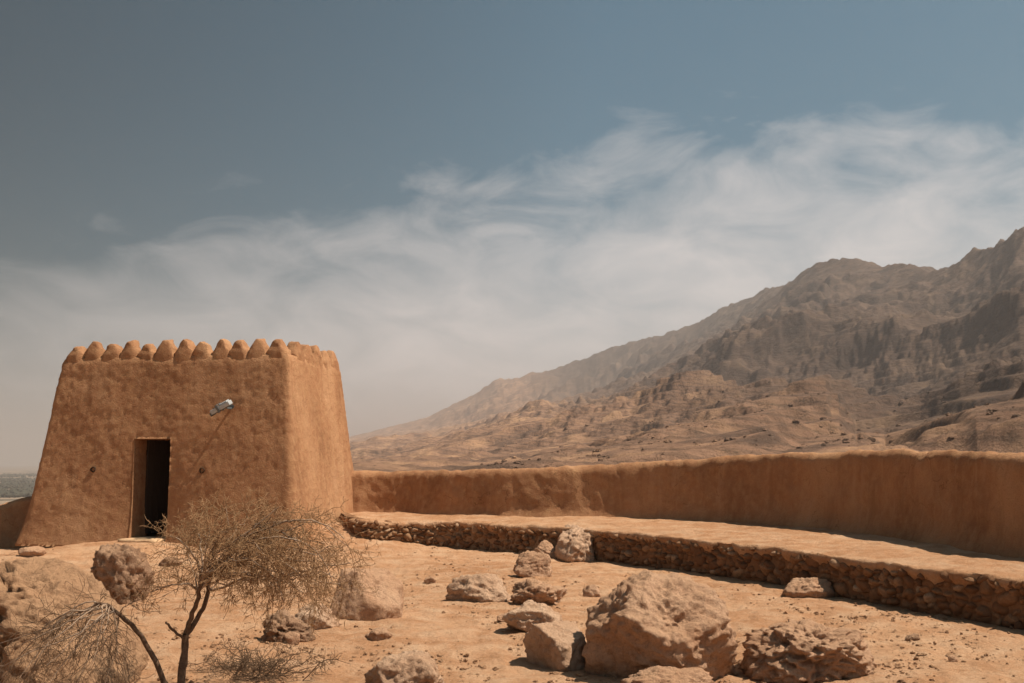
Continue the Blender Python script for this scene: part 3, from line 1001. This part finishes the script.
# ------------------------------------------------------------------ dry-stone retaining walls: stones bedded into an earth core
def retaining(name, s0, s1, label, seed):
    rs = np.random.RandomState(seed)
    N = normals2d(RET)
    def at(s):
        return [np.interp(s, RETS, RET[:, k]) for k in range(4)] + [np.interp(s, RETS, N[:, k]) for k in (0, 1)]
    V, Fc, off = [], [], 0
    vi, fi = ico(3)
    hgt = 0.50
    z = 0.0
    row = 0
    zrows = [0.04, 0.12, 0.20, 0.28, 0.36, 0.43]
    for row, zc in enumerate(zrows):
        s = s0 + rs.uniform(0, 0.1)
        while s < s1:
            big = rs.rand() < 0.22 and row < 5
            w = rs.uniform(0.08, 0.20) * (1.6 if big else 1)
            h = rs.uniform(0.065, 0.125) * (1.6 if big else 1)
            x, y, zt, zb, nx, ny = at(s + w / 2)
            jitter = rs.uniform(-0.03, 0.045)
            dp = 0.14
            planes = rs.normal(size=(9, 3)); planes /= np.linalg.norm(planes, axis=1)[:, None]
            D = rs.uniform(0.62, 0.95, 9)
            dt = vi @ planes.T
            rr = np.where(dt > 0.02, D / np.maximum(dt, 0.02), 40)
            rr = np.concatenate([rr, np.full((len(vi), 1), 1.1)], 1)
            r = np.sum(rr ** -36.0, axis=1) ** (-1 / 36.0)
            # boxy
            e = (np.abs(vi) ** 4).sum(1) ** (-1 / 4)
            p = vi * (0.75 * r + 0.25 * e)[:, None]
            o3 = rs.uniform(0, 60, 3)
            p = p * (1 + 0.10 * fbm(p[:, 0] * 2 + o3[0], p[:, 1] * 2 + o3[1], p[:, 2] * 2 + o3[2], 2))[:, None]
            p = p * np.array([w * 0.52, dp, h * 0.53])
            ta = rs.uniform(-0.45, 0.45)
            ca, sa = math.cos(ta), math.sin(ta)
            px_, pz_ = p[:, 0] * ca - p[:, 2] * sa, p[:, 0] * sa + p[:, 2] * ca
            tx, ty = -ny, nx
            zbase = zb + (zt - zb) * zc / 0.52
            wob = 0.02 * math.sin(s * 1.7 + row) + rs.uniform(-0.025, 0.025)
            vx = x + tx * px_ + nx * (p[:, 1] - 0.07 + jitter)
            vy = y + ty * px_ + ny * (p[:, 1] - 0.07 + jitter)
            vz = zbase + wob + pz_
            V.append(np.stack([vx, vy, vz], 1)); Fc.append(fi + off); off += len(vi)
            s += w * rs.uniform(0.92, 1.06)
    # earth core behind the stones
    ss = np.arange(s0, s1, 0.06)
    core = []
    for s in ss:
        x, y, zt, zb, nx, ny = at(s)
        for o_, zz in ((0.012, zb - 0.2), (0.012, zb + 0.2), (0.0, zt - 0.10), (-0.4, zt - 0.08), (-0.4, zb - 0.2)):
            k = 0.02 * perlin(x * 5, y * 5, zz * 5)
            core.append((x + nx * (o_ + float(k)), y + ny * (o_ + float(k)), zz))
    V.append(np.array(core))
    cf = grid_faces(len(ss), 5) + off
    o = mesh_np(name, np.vstack(V), [np.vstack(Fc), cf], M['stone'])
    tag(o, label, 'retaining wall')
    return o
def s_at_px(px):
    az = math.atan((px - 512) / F)
    a = np.arctan2(RET[:, 0], RET[:, 1])
    k = int(np.argmin(np.abs(a - az) + (RET[:, 1] < 2) * 9))
    return RETS[k]
retaining('retaining_wall', 0.05, s_at_px(558), 'low rubble retaining wall between the tower and the boulder wedged in the terrace edge', 3)
retaining('retaining_wall', s_at_px(586), s_at_px(1024) + 9, 'longer rubble retaining wall sweeping toward the camera at right, beyond the wedged boulder', 5)

# ------------------------------------------------------------------ boulders
bp = [(.12, -.66, .74, .56), (-.62, -.74, -.30, .60), (.62, -.66, -.40, .66), (0, .15, 1, .80), (-.66, -.05, .75, .66), (1, -.05, .12, .86), (-1, .1, .0, .88),
      (.1, 1, .1, .85), (0, 0, -1, .9), (.75, .1, .7, .85), (-.1, -1, -.15, .74)]
boulder('boulder', (583, 738, 572, 684), M['rock'], 'largest block-shaped pale boulder in the centre foreground with a shaded undercut face', 11, sub=6, dep=0.85, sink=0.16, planes=bp, rough=0.085, strata=0.035)
boulder('boulder', (744, 880, 621, 684), M['rock'], 'low pitted boulder on the sand just right of the largest block', 12, sub=6, dep=0.8, sink=0.2, rough=0.11, pits=0.14,
        planes=[(.12, -.35, 1, .52), (-.75, -.45, .55, .70), (.9, -.3, .35, .74), (.35, -.95, -.25, .72), (-.3, -1, .05, .80), (0, 1, .2, .8), (-1, .1, .1, .9), (0, 0, -1, .9), (.5, .2, .85, .66), (-.3, .2, 1, .60)])
boulder('boulder', (503, 562, 601, 634), M['rockpale'], 'rounded pale boulder behind a tilted slab, left of the largest block', 13, dep=0.9, rough=0.09)
boulder('boulder', (524, 586, 622, 671), M['rockpale'], 'tilted pale slab of rock against the left side of the largest block', 27, dep=1.25, rough=0.08, sink=0.12,
        planes=[(.22, -.30, 1, .50), (-.8, -.62, -.12, .58), (-.4, .5, .7, .72), (.75, -.75, .25, .78), (1, .2, .1, .85), (0, 1, .3, .88), (0, 0, -1, .9), (-.1, -1, .15, .88)])
boulder('boulder', (511, 567, 579, 606), M['rock'], 'squat pockmarked rock mid-courtyard behind the rounded pale boulder', 15, dep=0.75, rough=0.12, pits=0.16)
boulder('boulder', (446, 512, 572, 602), M['rockpale'], 'whitish low slab of rock sunk in the open sand left of the pockmarked rock', 16, dep=0.8, sink=0.42, rough=0.13)
boulder('boulder', (514, 552, 550, 577), M['rock'], 'small upright rock in front of the stone retaining wall gap', 17, sub=5, dep=0.8, rough=0.10, strata=0.06)
boulder('boulder', (555, 600, 525, 562), M['rockpale'], 'boulder wedged in the gap between the two stone retaining walls', 18, dep=1.5, rough=0.09, sink=0.15,
        planes=[(-.35, -.45, 1, .50), (.95, -.4, .2, .72), (-.7, -.7, .35, .80), (.3, -1, .1, .80), (0, 1, .1, .9), (-1, .1, .3, .85), (0, 0, -1, .9), (.5, .3, .8, .72)])
boulder('boulder', (533, 566, 540, 558), M['rock'], 'flat rock at the foot of the wedged boulder', 19, dep=0.7, rough=0.1, sink=0.3)
boulder('boulder', (329, 402, 569, 620), M['rock'], 'smooth sloping boulder just right of the dead acacia crown', 20, dep=0.8, sink=0.25, rough=0.06,
        planes=[(.5, -.45, .9, .62), (-.5, -.7, .6, .72), (-1, 0, .2, .85), (1, 0, .1, .95), (0, 1, .2, .8), (0, 0, -1, .9), (0, 0, 1, .8)])
boulder('boulder', (292, 340, 603, 630), M['rockpale'], 'small whitish rock under the right edge of the acacia crown', 21, dep=0.8, sink=0.3)
boulder('boulder', (262, 314, 609, 642), M['rockdark'], 'brown rock with a dark hollow under the drooping acacia twigs', 22, dep=0.9, sink=0.2, rough=0.13, pits=0.2)
boulder('boulder', (362, 442, 650, 700), M['rockpale'], 'pale ridged boulder at the bottom edge, left of centre', 23, dep=0.9, sink=0.25, rough=0.10, pits=0.1)
boulder('boulder', (-52, 133, 559, 706), M['rockcrumb'], 'huge dome-shaped outcrop with crumbling dark edge at lower left', 24, sub=6, dep=0.95, sink=0.2, rough=0.07, pits=0.30, pitside=-1, pw=14.0,
        planes=[(.22, -.40, 1, .60), (.80, -.20, .78, .57), (-.80, -.62, -.06, .56), (-.3, -1, .25, .84), (1, -.3, .35, .86), (0, 1, .3, .8), (0, 0, -1, .9), (.35, -.9, .45, .76)])
boulder('boulder', (92, 149, 543, 605), M['rockdark'], 'dark upright pitted boulder standing between the huge outcrop and the doorway', 25, dep=0.9, sink=0.12, rough=0.13, pits=0.12,
        planes=[(.15, -.1, 1, .75), (-.2, -1, -.1, .78), (1, -.3, -.2, .85), (-1, 0, .2, .9), (.6, -.8, .1, .85), (0, 1, .1, .9), (0, 0, -1, .9), (.7, 0, .6, .85)])
boulder('boulder', (783, 832, 577, 598), M['rock'], 'small flat rock on open sand near the right retaining wall', 26, dep=0.8, sink=0.35, rough=0.11)
boulder('boulder', (618, 716, 667, 700), M['rock'], 'flat rock at the bottom edge in front of the largest block', 28, dep=0.6, sink=0.3, rough=0.12)
st = [((800, 826, 671, 684), 'stone lying against the front of the low pitted boulder'), ((365, 392, 627, 641), 'lone stone between the sloping boulder and the pale ridged boulder'),
      ((583, 601, 584, 597), 'dark little stone just above the largest block'), ((612, 660, 582, 592), 'thin pale stone behind the largest block'),
      ((392, 402, 602, 610), 'brown stone at the right tip of the smooth sloping boulder'), ((497, 512, 613, 622), 'small stone left of the rounded pale boulder'),
      ((576, 600, 549, 559), 'stone at the right foot of the wedged boulder'), ((20, 46, 546, 556), 'stone on the sand below the left corner of the tower'),
      ((283, 300, 632, 644), 'chunk of stone in front of the brown hollowed rock'), ((160, 182, 556, 566), 'stone on the path below the doorstep'),
      ((424, 436, 576, 583), 'stone left of the whitish low slab'), ((690, 706, 610, 620), 'stone hidden by the right shoulder of the largest block'),
      ((905, 919, 633, 641), 'stone on the bare sand at right, past the low pitted boulder'), ((948, 958, 655, 662), 'tiny stone near the bottom right corner of the courtyard')]
for k, (b, lab) in enumerate(st):
    if 'hidden' in lab: continue
    boulder('stone', b, M['rock'] if k % 3 else M['rockdark'], lab, 60 + k, cat='stone', sub=4, dep=0.8, sink=0.3, rough=0.12, group='loose stones on the courtyard sand')

# pebbles and grit
def pebbles():
    rs = np.random.RandomState(5)
    V, Fc, off = [], [], 0
    vi, fi = ico(2)
    n = 0
    while n < 7500:
        px = rs.uniform(-40, 1064); py = 528 + 190 * rs.rand() ** 1.25
        cl = perlin(px / 60, py / 22, 3.3)
        if rs.rand() > 0.35 + 0.9 * cl: continue
        p = onz(px, py, 0.0)
        x, y = p[0], p[1]
        # keep in the courtyard
        az = math.atan2(x, y)
        ra = np.hypot(RET[:, 0], RET[:, 1]); raz = np.arctan2(RET[:, 0], RET[:, 1])
        lim = ra[int(np.argmin(np.abs(raz - az)))] if az > raz.min() else 19.3
        if math.hypot(x, y) > lim - 0.06: continue
        s = 0.005 + 0.020 * rs.rand() ** 3.6
        r = 1 + 0.25 * rs.normal(size=len(vi))
        q = vi * r[:, None] * s * np.array([1, rs.uniform(.7, 1.1), rs.uniform(.45, .8)])
        a = rs.uniform(0, 6.3)
        qx = q[:, 0] * math.cos(a) - q[:, 1] * math.sin(a); qy = q[:, 0] * math.sin(a) + q[:, 1] * math.cos(a)
        V.append(np.stack([x + qx, y + qy, gz(x, y) + q[:, 2] + s * 0.2], 1)); Fc.append(fi + off); off += len(vi)
        n += 1
    o = mesh_np('gravel', np.vstack(V), np.vstack(Fc), M['rockcrumb'], smooth=False)
    tag(o, 'fine loose gravel and grit strewn over the courtyard sand', 'gravel', kind='stuff')
pebbles()

def hill_rubble():
    rs = np.random.RandomState(15)
    V, Fc, off = [], [], 0
    vi, fi = ico(2)
    for k in range(5200):
        px = rs.uniform(480, 1060); az = math.atan((px - 512) / F)
        r = 170 * (5.5 ** rs.rand())
        x, y = r * math.sin(az), r * math.cos(az)
        if rs.rand() > 0.30 + 1.1 * float(fbm(x / 45, y / 45, 3.0, 2)) + (0.25 if px > 840 else 0): continue
        z = terr(az, r)
        s = (0.16 + 0.95 * rs.rand() ** 5.0) * (r / 260) ** 0.6
        rr = 1 + 0.22 * rs.normal(size=len(vi))
        q = vi * rr[:, None] * s * np.array([1, rs.uniform(.7, 1.2), rs.uniform(.5, .9)])
        V.append(q + np.array([x, y, z + s * 0.1])); Fc.append(fi + off); off += len(vi)
    o = mesh_np('hillside_rubble', np.vstack(V), np.vstack(Fc), M['hill'], smooth=False)
    tag(o, 'fallen boulders littering the mountain slope beyond the parapet wall', 'rubble', kind='stuff')
hill_rubble()

def far_grove():
    rs = np.random.RandomState(25)
    V, Fc, off = [], [], 0
    vi, fi = ico(2)
    for k in range(1500):
        px = rs.uniform(-60, 60); az = math.atan((px - 512) / F)
        r = rs.choice([2300, 3000, 4000, 5500]) * rs.uniform(0.92, 1.1)
        x, y = r * math.sin(az), r * math.cos(az)
        s = rs.uniform(2.5, 6.0)
        q = vi * (1 + 0.25 * rs.normal(size=len(vi)))[:, None] * s * np.array([1.3, 1.3, 1.0])
        V.append(q + np.array([x, y, PLAIN + s * 0.6])); Fc.append(fi + off); off += len(vi)
    o = mesh_np('far_grove', np.vstack(V), np.vstack(Fc), M['leaf'], smooth=False)
    tag(o, 'dark belts of far trees on the hazy plain left of the tower', 'grove', kind='stuff')
far_grove()

# ------------------------------------------------------------------ dead acacia
class Tubes:
    def __init__(self): self.V, self.F, self.n = [], [], 0
    def add(self, pts, rads, sides):
        pts = np.asarray(pts, float); k = len(pts)
        d = np.gradient(pts, axis=0)
        d /= np.maximum(np.linalg.norm(d, axis=1), 1e-9)[:, None]
        up = np.array([0.3, 0.9, 0.2]) if abs(d[0] @ np.array([0.3, 0.9, 0.2])) < 0.85 else np.array([1.0, 0, 0])
        a = np.cross(d, up); a /= np.maximum(np.linalg.norm(a, axis=1), 1e-9)[:, None]
        b = np.cross(d, a)
        th = 2 * np.pi * np.arange(sides) / sides
        ring = pts[:, None, :] + np.asarray(rads)[:, None, None] * (np.cos(th)[None, :, None] * a[:, None, :] + np.sin(th)[None, :, None] * b[:, None, :])
        self.V.append(ring.reshape(-1, 3)); self.F.append(grid_faces(k, sides, True) + self.n)
        self.n += k * sides
    def build(self, name, mat, parent):
        return mesh_np(name, np.vstack(self.V), np.vstack(self.F), mat, parent)

def wiggle(p0, p1, rs, n=7, bow=0.12, jag=0.03, lift=0.0):
    p0, p1 = np.asarray(p0, float), np.asarray(p1, float)
    t = np.linspace(0, 1, n)
    L_ = np.linalg.norm(p1 - p0)
    pts = p0 + (p1 - p0) * t[:, None]
    off = rs.normal(size=3) * bow * L_
    off[2] += lift * L_
    pts = pts + np.sin(np.pi * t)[:, None] * off
    j = rs.normal(size=(n, 3)) * jag * L_
    j[0] = 0
    return pts + j

def grow(T, pts, r0, rs, level, cfg):
    """side shoots along a polyline"""
    n, ln, droop, spread = cfg[level]
    k = len(pts)
    for q in range(n):
        t = rs.uniform(0.15, 1.0) if level else rs.uniform(0.2, 1.0)
        f = t * (k - 1); i = min(int(f), k - 2)
        p = pts[i] + (pts[i + 1] - pts[i]) * (f - i)
        d = pts[i + 1] - pts[i]; d /= max(np.linalg.norm(d), 1e-9)
        dirn = d * 0.75 + rs.normal(size=3) * spread
        dirn[2] -= droop
        dirn /= np.linalg.norm(dirn)
        l = ln * rs.uniform(0.5, 1.25)
        m = 6 if level < 1 else 4
        c = wiggle(p, p + dirn * l, rs, m, 0.07, 0.05)
        c[:, 2] -= droop * 0.35 * l * np.linspace(0, 1, m) ** 2
        gmin = 0.03
        c[:, 2] = np.maximum(c[:, 2], gmin)
        ra = r0 * (1 - 0.5 * t)
        ra = max(ra * 0.6, 0.0019)
        T.add(c, np.linspace(ra, max(ra * 0.5, 0.0013), m), 4 if level < 1 else 3)
        if level + 1 < len(cfg):
            grow(T, c, ra, rs, level + 1, cfg)

def acacia():
    rs = np.random.RandomState(42)
    yb = 6.9
    bpz = onz(180, 702, 0.0)
    yb = bpz[1]
    base = np.array([bpz[0], bpz[1], gz(bpz[0], bpz[1])])
    root = empty('dead_acacia', tuple(base))
    tag(root, 'leafless tan acacia bush with drooping umbrella of dry twigs in front of the tower', 'tree')
    W = lambda px, py, dy=0.0: aty(px, py, yb + dy) - base
    T = Tubes()
    tr = [np.array([0.0, 0, -0.06]), W(181, 683), W(184, 660, .01), W(186, 633, .02)]
    def sm(pts, n=14):
        q, _ = smooth_path(np.hstack([np.asarray(pts)[:, :2], np.asarray(pts)[:, 2:3]]), 1e9) if False else (None, None)
        P = np.asarray(pts)
        s = np.linspace(0, len(P) - 1, n)
        Q = np.stack([np.interp(s, np.arange(len(P)), P[:, k]) for k in range(3)], 1)
        Q[1:-1] = (Q[:-2] + 2 * Q[1:-1] + Q[2:]) / 4
        return Q + np.vstack([np.zeros(3), rs.normal(size=(n - 1, 3)) * 0.004])
    t_ = sm(tr)
    T.add(t_, np.linspace(0.036, 0.024, len(t_)) * (1 + 0.08 * rs.normal(size=len(t_))), 10)
    T.build('trunk', M['bark'], root)
    limbs = [([W(186, 633, .02), W(192, 615, .0), W(199, 596, -.05), W(202, 574, -.08)], .020),
             ([W(186, 635, .02), W(197, 620, .08), W(205, 605, .12), W(209, 590, .14), W(209, 568, .15)], .020),
             ([W(185, 640, .02), W(178, 634, -.03), W(170, 627, -.06), W(166, 622, -.07)], .011)]
    ends = []
    for pts, r in limbs:
        T = Tubes()
        q = sm(pts, 12)
        T.add(q, np.linspace(r, r * 0.7, len(q)), 8)
        T.build('limb', M['bark'], root)
        ends.append(q)
    # crown
    T = Tubes()      # branches
    K = Tubes()      # twigs
    tops = []
    tg = [(276, 506, .1), (222, 502, -.2), (248, 500, .25), (300, 510, -.15), (325, 524, .2), (346, 545, 0.0), (198, 512, .1), (182, 540, -.15), (238, 510, -.4),
          (290, 528, .45), (312, 545, -.4), (265, 535, -.5), (228, 522, .5), (200, 532, .4), (338, 570, .25), (305, 575, .1), (250, 522, .05), (278, 560, -.35), (212, 508, .2), (318, 535, -.05),
          (352, 558, -.2), (196, 556, .1), (262, 512, -.15), (288, 515, .3), (330, 535, -.35), (240, 540, -.55), (205, 512, -.3), (310, 520, .4), (345, 528, .1), (270, 500, -.1), (330, 560, .45), (295, 550, -.5), (186, 522, .2), (222, 545, -.45), (258, 555, .5)]
    for k, (px, py, dy) in enumerate(tg):
        e = ends[0] if k % 2 == 0 else ends[1]
        p0 = e[-1 - rs.randint(0, 4)]
        p1 = W(px, py, dy)
        c = wiggle(p0, p1 - np.array([0, 0, 0.13]), rs, 12, 0.07, 0.016, 0.10)
        r0 = rs.uniform(0.005, 0.0105)
        T.add(c, np.linspace(r0, r0 * 0.35, 12), 6)
        grow(K, c[5:], r0 * 0.6, rs, 0, [(7, 0.24, 0.10, 0.75), (6, 0.13, 0.14, 0.9), (3, 0.055, 0.03, 1.1)])
    for pts in ([(208, 568), (214, 556), (232, 543), (254, 527), (279, 507)], [(209, 570), (236, 548), (268, 538), (300, 541), (322, 558), (332, 580)],
                [(202, 574), (212, 550), (228, 530), (226, 508)], [(232, 543), (262, 530), (296, 520), (324, 524), (344, 538)], [(202, 576), (194, 556), (180, 540), (170, 536)],
                [(209, 572), (228, 560), (250, 560), (274, 578), (284, 602)], [(254, 527), (270, 528), (292, 538), (304, 556)], [(199, 590), (186, 584), (168, 586), (150, 592)]):
        dy0 = rs.uniform(-.34, -.12)
        P = np.array([W(px, py, dy0 * min(1, k * 0.5) + (.0 if k else .05)) for k, (px, py) in enumerate(pts)])
        q, _s = smooth_path(P, 0.03)
        q = q + rs.normal(size=q.shape) * 0.003
        T.add(q, np.linspace(0.0095, 0.0032, len(q)), 6)
        grow(K, q[len(q) // 3:], 0.004, rs, 0, [(9, 0.20, 0.10, 0.7), (5, 0.11, 0.1, 0.8), (2, 0.05, 0.05, 1.0)])
    # long shoots hanging from the right-hand side of the mat
    for k in range(46):
        px = rs.uniform(225, 345)
        p0 = W(px, rs.uniform(530, 565), rs.uniform(-.45, .45))
        p1 = p0 + np.array([rs.uniform(-.12, .16), rs.uniform(-.1, .1), -rs.uniform(0.25, 0.55)])
        p1[2] = max(p1[2], 0.06)
        c = wiggle(p0, p1, rs, 8, 0.06, 0.018, 0.0)
        K.add(c, np.linspace(0.0032, 0.0016, 8), 4)
        grow(K, c, 0.0028, rs, 0, [(6, 0.10, 0.2, 0.7), (3, 0.05, 0.1, 0.9)])
    T.build('branch', M['limb'], root)
    K.build('twigs', M['twig'], root)
    # low side limb drooping left over the outcrop
    S = Tubes(); SK = Tubes()
    q = sm([np.array([-0.02, 0, -0.05]), W(166, 683, -.03), W(152, 655, -.06), W(140, 632, -.1), (W(124, 618, -.12)), W(110, 604, -.15), W(96, 603, -.18)], 18)
    S.add(q, np.linspace(0.022, 0.010, len(q)), 8)
    S.build('limb', M['bark'], root)
    B = Tubes()
    tl = [(60, 615, -.3), (30, 640, -.45), (5, 660, -.3), (80, 640, -.5), (105, 640, -.4), (50, 665, -.6), (20, 678, -.5), (90, 670, -.55), (120, 665, -.3), (135, 600, -.2), (70, 655, -.2), (-20, 672, -.4), (10, 690, -.5), (45, 692, -.6), (75, 690, -.45), (105, 692, -.35), (0, 645, -.2), (-10, 690, -.2), (30, 675, -.1), (60, 688, -.15)]
    for k, (px, py, dy) in enumerate(tl):
        p0 = q[-1 - rs.randint(0, 6)]
        c = wiggle(p0, W(px, py, dy), rs, 9, 0.08, 0.02, 0.10)
        r0 = rs.uniform(0.004, 0.0075)
        B.add(c, np.linspace(r0, r0 * 0.35, 9), 5)
        grow(SK, c, r0 * 0.6, rs, 0, [(7, 0.26, 0.14, 0.5), (4, 0.13, 0.12, 0.7)])
    B.build('branch', M['limb'], root)
    SK.build('twigs', M['twigdark'], root)
    # brush caught on the ground under the crown: a plant of its own
    G = Tubes()
    gb = onz(262, 676, 0.0)
    gbase = np.array([gb[0], gb[1], gz(gb[0], gb[1])])
    r2 = empty('dry_brush', tuple(gbase))
    tag(r2, 'low tangle of dark dead brush lying on sand below the acacia crown', 'shrub')
    for k in range(46):
        a = rs.uniform(0, 2 * math.pi)
        l = rs.uniform(0.15, 0.5)
        p0 = np.array([rs.normal() * 0.16, rs.normal() * 0.12, 0.0])
        p1 = p0 + np.array([math.cos(a) * l, math.sin(a) * l * 0.8, rs.uniform(0.02, 0.16)])
        c = wiggle(p0, p1, rs, 7, 0.1, 0.03, 0.1)
        c[:, 2] = np.maximum(c[:, 2], 0.0)
        G.add(c, np.linspace(0.004, 0.0015, 7), 4)
        grow(G, c, 0.003, rs, 0, [(6, 0.14, 0.1, 0.6), (3, 0.07, 0.1, 0.7)])
    G.build('twigs', M['twigdark'], r2)
acacia()

# ------------------------------------------------------------------ light, sky, air
sh = -0.03 * np.array([-.187, -.982]) + 0.51 * np.array([.982, -.187])
el = math.acos(np.linalg.norm(sh))
sdir = Vector((sh[0], sh[1], math.sin(el))).normalized()
sun = bpy.data.lights.new('sun', 'SUN')
sun.energy = 5.0
sun.angle = R(0.53)
sun.color = (1.0, 0.885, 0.74)
so = bpy.data.objects.new('sun', sun)
so.rotation_euler = sdir.to_track_quat('Z', 'Y').to_euler()
so.location = (30, -10, 60)
C.objects.link(so)

w = bpy.data.worlds.new('World')
scn.world = w
w.use_nodes = True
nt = w.node_tree
nt.nodes.clear()
class WT(NT):
    def __init__(self, tree): self.t = tree
t = WT(nt)
tc = t.n('ShaderNodeTexCoord')
d = tc.outputs['Generated']
sky = t.n('ShaderNodeTexSky', sky_type='NISHITA', sun_disc=False, sun_elevation=el, sun_rotation=math.atan2(sh[0], sh[1]), air_density=1.0, dust_density=2.0, ozone_density=1.5)
hs = t.n('ShaderNodeHueSaturation', i_Hue=0.462, i_Saturation=1.0, i_Value=0.54)
t.l(sky.outputs[0], hs.inputs['Color'])
def dot(vec):
    nd = t.n('ShaderNodeVectorMath', operation='DOT_PRODUCT')
    nd.inputs[1].default_value = vec
    t.l(d, nd.inputs[0])
    return nd.outputs['Value']
def nrm(a): return a / np.linalg.norm(a)
# thin cloud bank below a slanting edge
e1, e2 = nrm(ray(0, 292)), nrm(ray(1000, 142))
Nn = nrm(np.cross(e1, e2))
if Nn[2] < 0: Nn = -Nn
across = dot(tuple(Nn))
# soft wisps, stretched along the bank
mp = t.n('ShaderNodeMapping'); mp.inputs['Rotation'].default_value = (0, R(-9), 0); mp.inputs['Scale'].default_value = (1.0, 1.0, 2.2)
t.l(d, mp.inputs['Vector'])
n1 = t.noise(mp.outputs[0], 2.6, 9, 0.56, 0.5)
n2 = t.noise(mp.outputs[0], 9.0, 9, 0.60, 0.7)
nn_ = t.math('ADD', t.math('MULTIPLY', t.math('SUBTRACT', n1, 0.5), 0.17), t.math('MULTIPLY', t.math('SUBTRACT', n2, 0.5), 0.22))
edge = t.math('SUBTRACT', nn_, across)
mask = t.ramp(t.math('ADD', edge, 0.5), [(0.455, 0.0), (0.53, 0.42), (0.61, 0.72), (0.70, 0.9)])
thick = t.ramp(t.math('ADD', t.math('MULTIPLY', n1, 0.55), t.math('MULTIPLY', n2, 0.45)), [(0.33, 0.82), (0.6, 1.0)])
cov = t.math('MULTIPLY', mask, thick)
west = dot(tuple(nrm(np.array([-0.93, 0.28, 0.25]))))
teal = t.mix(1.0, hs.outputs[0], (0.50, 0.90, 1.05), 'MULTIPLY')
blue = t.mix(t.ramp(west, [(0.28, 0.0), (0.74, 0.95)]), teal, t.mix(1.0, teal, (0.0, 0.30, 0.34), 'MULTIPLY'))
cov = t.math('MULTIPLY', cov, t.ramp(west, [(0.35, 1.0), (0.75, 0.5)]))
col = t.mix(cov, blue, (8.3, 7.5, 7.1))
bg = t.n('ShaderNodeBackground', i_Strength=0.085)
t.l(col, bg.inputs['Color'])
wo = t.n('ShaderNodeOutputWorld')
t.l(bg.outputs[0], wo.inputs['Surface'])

hz = NT('haze_air')
pv = hz.n('ShaderNodeVolumePrincipled', i_Density=0.000135, i_Anisotropy=0.35)
pv.inputs['Color'].default_value = (0.84, 0.775, 0.745, 1)
ho = hz.n('ShaderNodeOutputMaterial')
hz.l(pv.outputs[0], ho.inputs['Volume'])
bm = bmesh.new()
bm_box(bm, (0, 0, 310), (56000, 56000, 760))
hob = bm_obj('haze', bm, hz.m)
tag(hob, 'pale dusty haze veiling the far mountains and plain', 'haze', kind='stuff')

# ------------------------------------------------------------------ render settings
scn.view_settings.view_transform = 'Standard'
scn.view_settings.look = 'None'
scn.view_settings.gamma = 1.0
scn.view_settings.exposure = 0.38
scn.cycles.use_denoising = True
scn.cycles.volume_bounces = 1
scn.cycles.max_bounces = 6
scn.cycles.diffuse_bounces = 2
